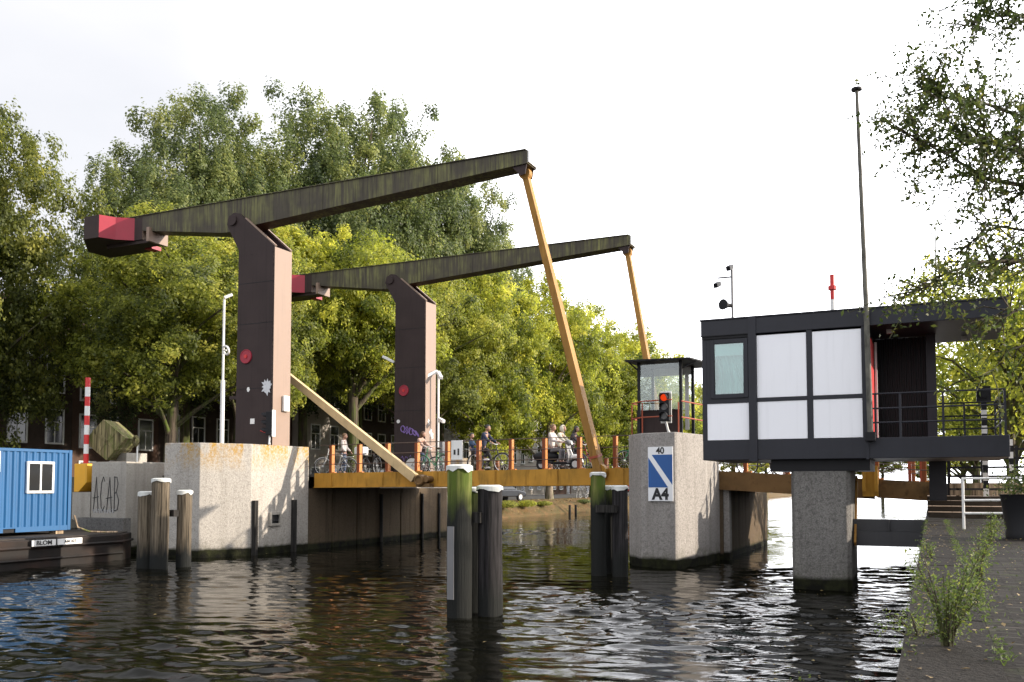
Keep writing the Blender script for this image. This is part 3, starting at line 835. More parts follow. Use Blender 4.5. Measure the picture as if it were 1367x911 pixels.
def traffic_light(base, label, lit, yaw=0.0, group=None):
    T = thing('traffic_light', label, 'traffic light', base, group, yaw)
    b = Vector(base)
    MB().box(b.x - 0.16, b.x + 0.16, b.y - 0.11, b.y + 0.11, b.z + 0.36, b.z + 1.22).build('housing', MAT['black'], T, 0.02)
    MB().tube([(b.x + 0.11, b.y + 0.02, b.z), (b.x + 0.08, b.y, b.z + 0.1), (b.x + 0.02, b.y, b.z + 0.36)], [0.05, 0.035, 0.035], 10).build('post', MAT['galv'], T)
    MB().box(b.x - 0.17, b.x + 0.17, b.y + 0.115, b.y + 0.15, b.z + 0.30, b.z + 1.28).build('backplate', MAT['white'], T, 0.01)
    for i in range(3):
        z = b.z + 1.07 - i * 0.28
        on = lit and i == 0
        MB().disc((b.x, b.y - 0.118, z), (0, 1, 0), 0.105, 0.02, 20).build('lens', MAT['lamp_red' if on else 'lens_dark'], T)
        # hood
        hm = MB(); n_ = 12
        vs = []; fs = []
        for k in range(n_ + 1):
            a = math.pi * (-0.12 + 1.24 * k / n_)
            for dy, rr in ((-0.12, 0.125), (-0.30, 0.118), (-0.30, 0.108), (-0.12, 0.115)):
                vs.append((b.x + rr * math.cos(a), b.y + dy + (0.08 if dy < -0.2 and (k < 2 or k > n_ - 2) else 0), z + rr * math.sin(a)))
        for k in range(n_):
            for q in range(4):
                fs.append((k * 4 + q, k * 4 + (q + 1) % 4, (k + 1) * 4 + (q + 1) % 4, (k + 1) * 4 + q))
        hm.add(vs, fs).build('hood', MAT['black'], T)
    return T
traffic_light((-7.35, 26.85, 4.1), 'traffic light showing red, in front of the glass shelter', True)
tl2 = traffic_light((-21.93, 26.05, 3.97), 'unlit traffic light seen from the side, at the foot of the nearer tower', False, R(-68))
t_ = thing('signal_backboard', 'white rounded lamp box on the lit side of the nearer tower', 'lamp', (-21.95, 27.0, 5.3))
MB().box(-21.98, -21.86, 26.75, 27.08, 5.25, 5.85).build('lamp_body', MAT['white'], t_, 0.04)

t_ = thing('glass_shelter', 'small glass shelter with flat black roof on the grey pier', 'shelter', (-7.6, 27.9, 4.1))
ST0, ST1 = 27.35, 28.9
for s, tt in ((-8.32, ST0), (-6.98, ST0), (-8.32, ST1), (-6.98, ST1)):
    MB().box(s - 0.045, s + 0.045, tt - 0.045, tt + 0.045, 4.08 if s < -7 else 3.9, 6.36).build('post', MAT['black'], t_)
rf = MB()
rf.prism([(-8.62, ST0 - 0.55), (-6.6, ST0 - 0.35), (-6.15, ST1 + 0.5), (-8.5, ST1 + 0.5)], 6.36, 6.405)
rf.build('roof', MAT['black'], t_)
MB().box(-8.3, -7.0, ST0 + 0.2, ST1 - 0.2, 6.407, 6.44).build('roof_light', MAT['galv'], t_)
m = MB()
m.bar((-6.98, ST0, 6.1), (-6.5, ST0 + 0.2, 6.38), 0.04, 0.04).bar((-8.32, ST0, 6.1), (-8.6, ST0 - 0.2, 6.38), 0.04, 0.04)
m.build('bracket', MAT['black'], t_)
MB().box(-8.27, -7.03, ST0 - 0.006, ST0 + 0.006, 4.85, 6.3).build('glass_pane', MAT['glass_clear'], t_)
MB().box(-8.27, -7.03, ST1 - 0.006, ST1 + 0.006, 4.85, 6.1).build('glass_pane', MAT['glass_clear'], t_)
MB().box(-8.325, -8.315, ST0 + 0.06, ST1 - 0.06, 4.85, 6.3).build('glass_pane', MAT['glass_clear'], t_)
MB().box(-8.27, -7.03, ST1 - 0.05, ST1 + 0.05, 6.1, 6.35).build('rear_header', MAT['galv'], t_)
MB().box(-7.22, -7.10, ST1 - 0.08, ST1 - 0.02, 4.3, 6.1).build('rear_post', MAT['galv'], t_)
MB().box(-8.45, -7.05, ST0 + 0.16, ST0 + 0.5, 4.1, 4.88).build('control_cabinet', MAT['tower_dark'], t_, 0.02)
t_ = thing('pier_railing', 'rust red handrail round the glass shelter', 'railing', (-7.6, 28, 4.1))
m = MB()
for z in (5.1, 4.6):
    m.tube([(-8.55, 28.9, z), (-8.62, 27.55, z), (-8.1, 26.95, z), (-7.1, 26.72, z)][:4 if z > 5 else 4], 0.022, 6)
    m.tube([(-6.95, 27.3, z), (-6.35, 28.9, z - 0.08), (-6.15, 29.6, z - 0.10)], 0.022, 6)
m.build('handrail', MAT['rust_red'], t_)
for s, tt in ((-8.62, 27.55), (-8.1, 26.95), (-8.55, 28.9), (-6.36, 28.9), (-6.15, 29.6), (-7.0, 27.1)):
    MB().tube([(s, tt, 3.9), (s, tt, 5.05)], 0.022, 6).build('post', MAT['rust_red'], t_)

# ------------------------------------------------------------------ control cabin
KF, KB = 22.4, 25.9
ck = thing('control_cabin', 'dark framed bridge control cabin with white panels and a balcony on a column', 'control cabin', (-2.4, 24, 0))
MB().box(-5.17, 1.57, KF, KB, 3.12, 3.60).build('floor_slab', MAT['frame'], ck, 0.01)
m = MB().box(-5.19, 1.60, KF - 0.02, KB + 0.02, 6.22, 6.62)
m.build('roof_slab', MAT['frame'], ck, 0.01)
MB().box(-5.22, 1.63, KF - 0.045, KB + 0.045, 6.622, 6.655).build('roof_trim', MAT['frame'], ck)
MB().box(-5.165, -4.0, KF - 0.03, KF - 0.021, 6.15, 6.21).box(-5.22, -4.02, KF - 0.06, KF - 0.022, 6.215, 6.235).build('drip_edge', MAT['black'], ck)
m = MB()
m.box(-5.17, -5.06, KF, KF + 0.12, 3.6, 6.22).box(-5.06, -4.955, KF + 0.01, KF + 0.1, 4.66, 6.22).box(-4.955, -4.02, KF + 0.01, KF + 0.1, 6.115, 6.22)
m.box(-4.02, -3.83, KF - 0.05, KF + 0.10, 3.08, 6.62)
m.box(-2.655, -2.525, KF, KF + 0.1, 3.6, 6.22)
m.box(-1.42, -1.30, KF, KF + 0.1, 3.6, 6.22)
m.box(-5.06, -4.02, KF + 0.005, KF + 0.1, 4.53, 4.66)
m.box(-3.83, -2.655, KF + 0.005, KF + 0.1, 4.54, 4.63)
m.box(-2.525, -1.42, KF + 0.005, KF + 0.1, 4.54, 4.63)
m.box(-1.36, -1.30, KF - 0.028, KF - 0.003, 3.10, 3.62)
m.build('mullions', MAT['frame'], ck)
PZ = ((-5.055, -4.03, 3.615, 4.525), (-3.825, -2.66, 3.615, 4.535), (-2.52, -1.425, 3.615, 4.535), (-3.825, -2.66, 4.635, 6.17), (-2.52, -1.425, 4.635, 6.17))
for a, b, c, e in PZ:
    MB().box(a, b, KF + 0.02, KF + 0.05, c, e).build('white_panel', MAT['panel'], ck, 0.004)
wf = MB()
wf.box(-4.96, -4.86, KF - 0.03, KF + 0.06, 4.66, 6.12).box(-4.14, -4.03, KF - 0.03, KF + 0.06, 4.66, 6.12)
wf.box(-4.86, -4.14, KF - 0.03, KF + 0.06, 6.02, 6.12).box(-4.86, -4.14, KF - 0.03, KF + 0.06, 4.66, 4.76)
wfo = wf.build('window', MAT['frame'], ck, 0.008)
MB().box(-4.86, -4.14, KF + 0.01, KF + 0.02, 4.76, 6.02).build('pane', MAT['glass'], wfo)
MB().box(-4.87, -4.13, KF + 0.05, KF + 0.06, 5.72, 6.03).build('blind', MAT['blind'], wfo)
m = MB(); rnd = random.Random(8)
cv = [(-4.9 + 0.028 * i, KF + 0.20 + 0.05 * math.sin(i * 0.9) + 0.03 * math.sin(i * 2.3)) for i in range(30)]
vs = []; fs = []
for i, (x, y) in enumerate(cv):
    for j in range(6):
        zz = 4.68 + j * 0.28
        vs.append((x + 0.10 * math.sin(j * 0.8 + i * 0.05), y + 0.03 * math.sin(i * 0.7 + j), zz))
for i in range(len(cv) - 1):
    for j in range(5): fs.append((i * 6 + j, (i + 1) * 6 + j, (i + 1) * 6 + j + 1, i * 6 + j + 1))
m.add(vs, fs).build('reflection_sheet', MAT['reflection_sheet'], wfo, smooth=60)  # wavy sheet added behind the pane to imitate reflections in the glass
m = MB()
m.box(-5.16, -5.08, KF + 0.12, KB, 3.6, 6.22).box(-5.08, -1.36, KB - 0.08, KB - 0.002, 3.6, 6.22)
m.box(-1.36, -1.29, KF + 0.12, KB - 0.002, 3.6, 6.22)
m.build('wall', MAT['frame'], ck)
# balcony: red door in the side wall, ribbed wall, pillar, balustrade
MB().box(-1.285, -1.22, KF + 0.14, KF + 1.15, 3.62, 5.95).build('door', MAT['red'], ck)
MB().box(-1.20, -1.15, KF + 1.2, KF + 1.3, 3.62, 6.0).build('door_edge', MAT['white'], ck)
m = MB(); s = -1.28; pl = []
while s < 0.0:
    pl += [(s, 24.62), (s + 0.05, 24.62), (s + 0.06, 24.58), (s + 0.10, 24.58)]; s += 0.11
m.prism([(p[0], p[1]) for p in pl] + [(pl[-1][0], 24.75), (-1.28, 24.75)], 3.62, 6.21)
m.build('ribbed_wall', MAT['black'], ck)
MB().box(-0.06, 0.16, 24.2, 24.76, 3.61, 6.21).build('pillar', MAT['frame'], ck)
m = MB()
for q in ((-0.9, -0.78, 23.1, 23.22, 6.12, 6.215), (0.75, 0.87, 24.9, 25.02, 6.12, 6.215)):
    MB().box(*q).build('ceiling_lamp', MAT['galv'], ck)
m = MB()
for z in (4.62, 4.28, 3.95):
    m.tube([(-1.28, KF + 0.06, z), (1.5, KF + 0.06, z), (1.5, KB - 0.06, z), (0.2, KB - 0.06, z)], 0.022, 6)
rl = m.build('balustrade', MAT['frame'], ck)
for s, tt in ((-1.15, KF + 0.06), (-0.62, KF + 0.06), (0.27, KF + 0.06), (1.5, KF + 0.06), (1.5, 24.1), (1.5, KB - 0.06), (0.8, KB - 0.06)):
    MB().box(s - 0.025, s + 0.025, tt - 0.02, tt + 0.02, 3.6, 4.61).build('post', MAT['frame'], rl)
MB().box(-3.55, -1.3, 22.62, 24.7, 2.84, 3.118).build('capital', MAT['black'], ck)
MB().prism([(-3.1, 22.75), (-3.02, 22.62), (-1.84, 22.62), (-1.75, 22.75), (-1.75, 24.5), (-3.1, 24.5)], -2.5, 2.838).build('column', MAT['concrete_dark'], ck, 0.02)
m = MB()
m.box(-1.749, -0.16, 23.25, 23.5, 1.40, 1.68).box(-1.749, -0.16, 23.15, 23.55, 1.05, 1.397).box(-0.95, -0.93, 23.14, 23.25, 1.38, 1.68)
m.build('strut', MAT['strut'], ck)
MB().box(-0.06, 0.36, 26.5, 26.9, 2.09, 3.4).build('rear_pillar', MAT['frame'], ck)
MB().box(-0.06, 0.36, 25.5, 26.9, 3.14, 3.5).build('rear_bearer', MAT['frame'], ck)
MB().bar((-1.68, 22.9, 1.1), (-1.72, 24.4, 2.7), 0.05, 0.12).build('brace', MAT['hanger'], ck)

t_ = thing('flagpole', 'tall bare weathered flagpole leaning slightly in front of the cabin', 'flagpole', (-1.27, 22.24, 3.6))
MB().tube([(-1.25, 22.25, 3.55), (-1.29, 22.25, 6.6), (-1.40, 22.25, 11.80)], [0.07, 0.062, 0.04], 10).build('pole', MAT['pole_grey'], t_, smooth=40)
MB().disc((-1.402, 22.25, 11.83), (0, 0, 1), 0.125, 0.05, 14).build('finial', MAT['black'], t_)
MB().box(-1.36, -1.15, 22.15, 22.372, 3.52, 3.72).build('socket', MAT['black'], t_)

t_ = thing('camera_mast', 'thin grey mast with cameras and a horn on the cabin roof', 'camera mast', (-4.75, 24.2, 6.65))
X0, T0 = -4.75, 24.2
MB().tube([(X0, T0, 6.64), (X0, T0, 8.34)], 0.034, 8).build('pole', MAT['grey_steel'], t_)
MB().tube([(X0, T0, 8.10), (X0 - 0.36, T0 - 0.1, 8.08)], 0.026, 6).build('arm', MAT['grey_steel'], t_)
for dx, dz in ((-0.38, 0.17), (-0.04, 0.60)):
    MB().bar((X0 + dx - 0.02, T0 - 0.22, 7.78 + dz - 0.10), (X0 + dx + 0.02, T0 + 0.08, 7.78 + dz + 0.02), 0.12, 0.13).build('camera', MAT['black'], t_, 0.01)
MB().tube([(X0 - 0.02, T0, 7.32), (X0 - 0.10, T0 - 0.06, 7.32), (X0 - 0.20, T0 - 0.26, 7.32)], [0.05, 0.06, 0.15], 14).build('horn', MAT['black'], t_)
t_ = thing('antenna', 'short white antenna with a red tip on the cabin roof', 'antenna', (-2.2, 24.2, 6.65))
MB().tube([(-2.2, 24.2, 6.6), (-2.2, 24.2, 7.26)], 0.055, 10).build('mast', MAT['white'], t_)
MB().tube([(-2.2, 24.2, 7.26), (-2.2, 24.2, 7.9)], 0.062, 10).disc((-2.2, 24.2, 7.56), (0, 0, 1), 0.11, 0.10, 12).build('red_tip', MAT['red'], t_)

# ------------------------------------------------------------------ mooring dolphins
def pile(parent, s, t, z0, z1, r, mat, seed, cap=True):
    rg = random.Random(seed)
    m = MB(); n = 16
    lv = [z0 + (z1 - z0) * k / 7 for k in range(8)]
    ph = [rg.uniform(0, 6.28) for _ in range(4)]
    def ring(z, rr):
        out = []
        for k in range(n):
            a = 2 * math.pi * k / n
            q = rr * (1 + 0.045 * math.sin(3 * a + ph[0]) + 0.03 * math.sin(5 * a + ph[1] + z) + 0.02 * math.sin(z * 3 + ph[2]))
            out.append((s + q * math.cos(a), t + q * math.sin(a), z))
        return out
    rings = [ring(z, r * (1.0 + 0.05 * (1 - i / 7))) for i, z in enumerate(lv)]
    vs = sum(rings, []); fs = []
    for i in range(len(rings) - 1):
        for k in range(n): fs.append((i * n + k, i * n + (k + 1) % n, (i + 1) * n + (k + 1) % n, (i + 1) * n + k))
    fs.append(tuple(range((len(rings) - 1) * n, len(rings) * n)))
    m.add(vs, fs)
    po = m.build('pile', mat, parent, smooth=50)
    if cap:
        c = MB(); vs = []; fs = []
        jag = [rg.uniform(-0.05, 0.035) for _ in range(n)]
        for lvl in range(3):
            for k in range(n):
                a = 2 * math.pi * k / n
                rr = (r * 1.07 + 0.012, r * 1.06 + 0.01, r * 0.80)[lvl]
                zz = (z1 - 0.075 + jag[k], z1 + 0.005, z1 + 0.035)[lvl]
                vs.append((s + rr * math.cos(a), t + rr * math.sin(a), zz))
        for i in range(2):
            for k in range(n): fs.append((i * n + k, i * n + (k + 1) % n, (i + 1) * n + (k + 1) % n, (i + 1) * n + k))
        fs.append(tuple(range(2 * n, 3 * n)))
        c.add(vs, fs).build('cap', MAT['pile_cap'], po, smooth=45)
    return po
t_ = thing('mooring_dolphin', 'large nearest mooring piles with white caps, one pile mossy green', 'mooring piles', (-8, 15.5, 0), 'mooring piles with white caps')
p1 = pile(t_, -8.20, 15.20, -2.5, 2.86, 0.235, MAT['pile_green'], 1)
p2 = pile(t_, -7.76, 15.62, -2.5, 2.47, 0.235, MAT['pile_dark'], 2)
p3 = pile(t_, -8.28, 15.95, -2.5, 2.43, 0.22, MAT['pile_green'], 3)
MB().box(-8.2, -7.8, 15.30, 15.5, 1.78, 1.98).build('brace', MAT['brace'], t_)
MB().box(-8.32, -8.18, 14.945, 14.985, 0.35, 1.72).build('wear_plate', MAT['grey_steel'], p1)
t_ = thing('mooring_dolphin', 'middle mooring piles with white caps, close to the blue A4 sign', 'mooring piles', (-8.1, 23.8, 0), 'mooring piles with white caps')
pile(t_, -8.42, 23.72, -2.5, 2.83, 0.205, MAT['pile_green'], 4)
pile(t_, -7.80, 23.78, -2.5, 2.46, 0.215, MAT['pile_dark'], 5)
pile(t_, -8.3, 24.35, -2.5, 2.46, 0.19, MAT['pile_green'], 6)
MB().box(-8.4, -7.8, 23.45, 23.62, 1.75, 1.95).build('brace', MAT['brace'], t_)
t_ = thing('mooring_dolphin', 'brown weathered mooring piles between the barge and the lichened pier', 'mooring piles', (-21.2, 20.2, 0), 'mooring piles with white caps')
pile(t_, -20.98, 20.05, -2.5, 2.68, 0.255, MAT['pile_brown'], 7)
pile(t_, -21.62, 20.1, -2.5, 2.28, 0.225, MAT['pile_brown'], 8)
pile(t_, -20.72, 20.75, -2.5, 2.32, 0.215, MAT['pile_brown'], 9)
MB().box(-21.6, -20.7, 20.3, 20.5, 1.55, 1.75).build('brace', MAT['brace'], t_)

# ------------------------------------------------------------------ barge and container
t_ = thing('barge', 'flat black work barge moored at the left, carrying the blue container', 'barge', (-26.3, 16, 0))
MB().prism([(-28.2, 8), (-24.6, 8), (-24.6, 21.9), (-25.3, 22.9), (-28.2, 22.9)], -1.0, 0.86).build('hull', MAT['hull'], t_, 0.03)
MB().prism([(-28.15, 8.05), (-24.72, 8.05), (-24.72, 21.8), (-25.4, 22.8), (-28.15, 22.8)], 0.863, 0.90).build('deck', MAT['deck_steel'], t_)
MB().tube([(-24.58, 8, 0.62), (-24.58, 21.9, 0.62), (-25.28, 22.92, 0.62)], 0.05, 6).tube([(-24.58, 8, 0.25), (-24.58, 21.9, 0.25)], 0.04, 6).build('rubbing_strake', MAT['hull'], t_)
def yz_text(txt, s, t, z, size, bold=0.0):
    m = text_mb(txt, 0, 0, 0, size, 0.01, bold, wide=1.1)
    m.v = [(s - v[1], t + v[0], z + v[2]) for v in m.v]   # faces the canal
    return m
# name boards on the hull
for a, b, tx, sz in ((18.45, 19.25, 'BLOM', 0.185), (19.33, 20.2, 'AM 427', 0.12)):
    MB().box(-24.50, -24.46, a, b, 0.66, 0.84).build('name_board', MAT['white'], t_)
    m = yz_text(tx, -24.452, (a + b) / 2, 0.75, sz, 0.002)
    m.build('lettering', MAT['sign_black'], t_)

t_ = thing('shipping_container', 'blue corrugated container with one white framed window, standing on the barge', 'container', (-27.1, 18, 0.9))
C0, C1, CS0, CS1, CZ0, CZ1 = 15.0, 21.0, -28.1, -26.0, 1.02, 3.66
pl = []; tt = C0 + 0.12
while tt < C1 - 0.14:
    pl += [(CS1 - 0.055, tt), (CS1 - 0.055, tt + 0.07), (CS1 - 0.012, tt + 0.115), (CS1 - 0.012, tt + 0.185)]; tt += 0.23
side = [(s, min(y, C1 - 0.11)) for s, y in pl]
poly = [(CS1 - 0.05, C0 + 0.1)] + side + [(CS1 - 0.05, C1 - 0.1), (CS0 + 0.04, C1 - 0.1), (CS0 + 0.04, C0 + 0.1)]
MB().prism(poly, CZ0 + 0.12, CZ1 - 0.09).build('body', MAT['container_blue'], t_)
m = MB()
for s in (CS0, CS1 - 0.11):
    for y in (C0, C1 - 0.12):
        m.box(s, s + 0.115, y, y + 0.12, CZ0, CZ1)
m.box(CS1 - 0.09, CS1, C0 + 0.12, C1 - 0.12, CZ1 - 0.10, CZ1 - 0.005).box(CS0, CS0 + 0.09, C0 + 0.12, C1 - 0.12, CZ1 - 0.10, CZ1 - 0.005)
m.box(CS0 + 0.115, CS1 - 0.11, C1 - 0.10, C1 - 0.005, CZ1 - 0.10, CZ1 - 0.005).box(CS0 + 0.115, CS1 - 0.11, C1 - 0.10, C1 - 0.005, CZ0, CZ0 + 0.14)
m.build('frame', MAT['container_blue'], t_, 0.01)
m = MB()
m.box(CS1 - 0.09, CS1 - 0.004, C0 + 0.12, 18.6, CZ0, CZ0 + 0.16).box(CS1 - 0.09, CS1 - 0.004, 19.02, C1 - 0.12, CZ0, CZ0 + 0.16).box(CS1 - 0.09, CS1 - 0.004, 18.6, 19.02, CZ0 + 0.12, CZ0 + 0.16)
m.build('bottom_rail', MAT['container_blue'], t_)
MB().box(CS1 - 0.3, CS1 - 0.05, 18.6, 19.02, CZ0 + 0.0, CZ0 + 0.12).build('fork_pocket', MAT['black'], t_)
for q in (C0 + 0.3, 20.5):
    MB().box(CS1 - 0.4, CS1 - 0.07, q, q + 0.3, 0.9, CZ0).build('timber_block', MAT['plank'], t_)
wy0, wy1, wz0, wz1 = 19.35, 20.32, 2.24, 3.26
wf = MB()
wf.box(CS1 - 0.04, CS1 + 0.035, wy0, wy1, wz1 - 0.07, wz1).box(CS1 - 0.04, CS1 + 0.035, wy0, wy1, wz0, wz0 + 0.08)
wf.box(CS1 - 0.04, CS1 + 0.035, wy0, wy0 + 0.07, wz0 + 0.08, wz1 - 0.07).box(CS1 - 0.04, CS1 + 0.035, wy1 - 0.07, wy1, wz0 + 0.08, wz1 - 0.07)
wf.box(CS1 - 0.04, CS1 + 0.03, (wy0 + wy1) / 2 - 0.03, (wy0 + wy1) / 2 + 0.03, wz0 + 0.08, wz1 - 0.07)
wo_ = wf.build('window', MAT['white'], t_, 0.006)
MB().box(CS1 - 0.012, CS1 + 0.004, wy0 + 0.07, wy1 - 0.07, wz0 + 0.08, wz1 - 0.07).build('pane', MAT['pane'], wo_)
MB().box(CS1 - 0.01, CS1 + 0.02, 17.6, 18.43, 2.9, 3.55).build('notice_board', MAT['white'], t_)
solo('hose', MB().tube([(-25.9, 21.05, 1.5), (-25.85, 21.15, 1.1), (-25.6, 21.4, 0.95), (-25.2, 21.7, 0.925), (-24.95, 22.0, 0.925)], 0.03, 8), MAT['plank'],
     'pale hose looping from the container corner over the barge deck', 'hose', (-25.6, 21.3, 0.9), smooth=60)

# things beside the graffiti wall: yellow box, striped boom, tilted counterweight box, small stop disc
solo('yellow_cabinet', MB().ext_t([(-28.85, 2.25), (-28.42, 2.6), (-28.42, 3.3), (-29.1, 3.3), (-29.1, 2.25)], 23.6, 24.4), MAT['yellow'],
     'yellow cabinet between the blue container and the graffiti wall', 'cabinet', (-28.45, 24, 1.3), bevel=0.02)
solo('concrete_plinth', MB().box(-29.1, -28.15, 23.55, 24.5, -0.5, 2.24), MAT['concrete_plain'], 'low concrete plinth under the yellow cabinet', 'plinth', (-28.45, 24, 0))
t_ = thing('barrier_boom', 'raised red and white striped barrier boom above the yellow cabinet', 'barrier boom', (-28.85, 23.9, 3.3))
for i in range(9):
    MB().tube([(-28.85, 23.9, 3.32 + i * 0.36), (-28.85, 23.9, 3.32 + (i + 1) * 0.36)], 0.092, 12).build('red_band' if i % 2 == 0 else 'white_band', MAT['red' if i % 2 == 0 else 'white'], t_)
t_ = thing('barrier_weight', 'tilted olive grey box counterweight above the graffiti wall', 'counterweight', (-28.7, 25.5, 1.3))
MB().box(-29.1, -28.2, 25.2, 26.2, 1.3, 3.75).build('support', MAT['concrete_plain'], t_)
cw = MB().box(-0.55, 0.55, -0.75, 0.75, -0.55, 0.55)
cw.box(-0.57, 0.57, -0.77, 0.77, -0.06, 0.06).box(0.05, 0.15, -0.77, -0.75, -0.55, 0.55)
rot = Matrix.Rotation(R(40), 4, 'Y') 
rot2 = Matrix.Rotation(R(28), 4, 'Z')
cw.v = [tuple(rot2 @ (rot @ Vector(v)) + Vector((-28.75, 25.0, 4.22))) for v in cw.v]
cw.build('weight_box', MAT['box_wood'], t_, 0.02)
t_ = thing('wheel_guide', 'small grey disc on a post beside the tilted box', 'disc post', (-27.75, 25.3, 3.35))
MB().tube([(-27.75, 25.3, 3.3), (-27.75, 25.3, 4.05)], 0.03, 8).build('post', MAT['white'], t_)
MB().ring((-27.78, 25.25, 4.2), (0.3, 1, 0), 0.17, 0.06, 20).build('disc', MAT['box_wood'], t_)
t_ = thing('approach_railing', 'short orange railing between the graffiti wall and the lichened pier', 'railing', (-25.2, 25.4, 2.6))
for s in (-26.05, -25.5, -24.75):
    MB().box(s - 0.08, s + 0.08, 25.36, 25.46, 2.45, 3.55).build('post', MAT['orange'], t_)
m = MB()
for z in (3.45, 3.1, 2.75): m.tube([(-26.3, 25.4, z), (-24.4, 25.4, z)], 0.02, 6)
m.build('rail', MAT['wire'], t_)
solo('concrete_kerb', MB().box(-26.28, -24.35, 25.0, 25.7, 0, 2.45), MAT['concrete_plain'], 'pale concrete kerb carrying the short orange railing', 'kerb', (-25.3, 25.3, 0))

# white masts
t_ = thing('white_mast', 'slim white mast with a ring bracket and a camera, left of the nearer tower', 'mast', (-25.75, 27.7, 2.9))
MB().tube([(-25.75, 27.7, 2.9), (-25.75, 27.7, 6.7)], 0.085, 12).build('lower_pole', MAT['white'], t_, smooth=40)
MB().tube([(-25.75, 27.7, 6.7), (-25.75, 27.7, 10.0)], 0.048, 10).build('upper_pole', MAT['white'], t_, smooth=40)
MB().ring((-25.52, 27.6, 7.9), (0.2, 1, 0.3), 0.17, 0.045, 18).bar((-25.75, 27.7, 7.95), (-25.5, 27.6, 7.9), 0.05, 0.05).build('ring_bracket', MAT['white'], t_)
MB().bar((-25.75, 27.7, 10.0), (-25.5, 27.6, 10.05), 0.05, 0.05).bar((-25.62, 27.55, 10.02), (-25.42, 27.8, 10.18), 0.12, 0.12).build('camera', MAT['white'], t_, 0.02)
t_ = thing('white_mast', 'white mast with cameras close against the right side of the farther tower', 'mast', (-21.5, 37.6, 2.9))
MB().tube([(-21.62, 37.9, 2.9), (-21.62, 37.9, 7.9)], 0.055, 10).build('pole', MAT['white'], t_, smooth=40)
for a, b in (((-22.1, 37.5, 7.75), (-21.75, 38.0, 8.05)), ((-21.3, 37.6, 7.65), (-21.7, 38.0, 8.0)), ((-21.2, 37.7, 5.55), (-21.6, 37.95, 5.7))):
    MB().bar(a, b, 0.17, 0.16).build('camera', MAT['white'], t_, 0.02)
solo('street_cabinet', MB().box(-21.35, -21.15, 37.5, 37.9, 2.9, 4.6), MAT['grey_steel'], 'narrow grey cabinet beside the farther tower', 'cabinet', (-21.25, 37.7, 2.9), bevel=0.02)
t_ = thing('tower_camera', 'white tube camera sticking out of the left edge of the farther tower', 'camera', (-23.9, 37.4, 9.0))
MB().bar((-24.45, 37.3, 8.85), (-23.9, 37.5, 8.55), 0.13, 0.13).build('camera_body', MAT['white'], t_, 0.02)
MB().bar((-23.95, 37.5, 8.55), (-23.70, 37.5, 8.5), 0.05, 0.05).build('bracket', MAT['grey_steel'], t_)
t_ = thing('info_board', 'white notice sheet tied to the railing before the farther tower', 'notice', (-17.55, 28.66, 3.5))
MB().box(-15.78, -15.32, 28.62, 28.64, 3.42, 4.12).build('sheet', MAT['white'], t_)
MB().box(-15.68, -15.60, 28.612, 28.619, 3.6, 3.78).box(-15.52, -15.45, 28.612, 28.619, 3.58, 3.82).build('print', MAT['sign_black'], t_)
t_.location = site(-15.55, 28.63, 3.42); 
for c in t_.children:
    c.data.transform(Matrix.Translation(BASE[t_.name] - Vector((-15.55, 28.63, 3.42))))
BASE[t_.name] = Vector((-15.55, 28.63, 3.42))
solo('concrete_block', MB().box(-20.6, -19.6, 36.6, 37.2, 2.6, 3.75), MAT['concrete'], 'pale concrete block beside the farther tower foot', 'block', (-20.1, 36.9, 2.6), bevel=0.02)

# ------------------------------------------------------------------ bicycles, scooter, people (drawn facing +s about their own base)
def local_thing(name, label, cat, base, group=None, yaw=0.0):
    T = thing(name, label, cat, base, group, yaw)
    BASE[T.name] = Vector((0, 0, 0))
    return T
MAT['bike_black'] = plain('bike_black', (0.02, 0.02, 0.022), 0.4)
MAT['bike_red'] = plain('bike_red', (0.38, 0.03, 0.03), 0.4)
MAT['bike_white'] = plain('bike_white', (0.6, 0.6, 0.58), 0.4)
MAT['bike_green'] = plain('bike_green', (0.05, 0.22, 0.10), 0.4)
MAT['saddle'] = plain('saddle', (0.05, 0.03, 0.02), 0.6)

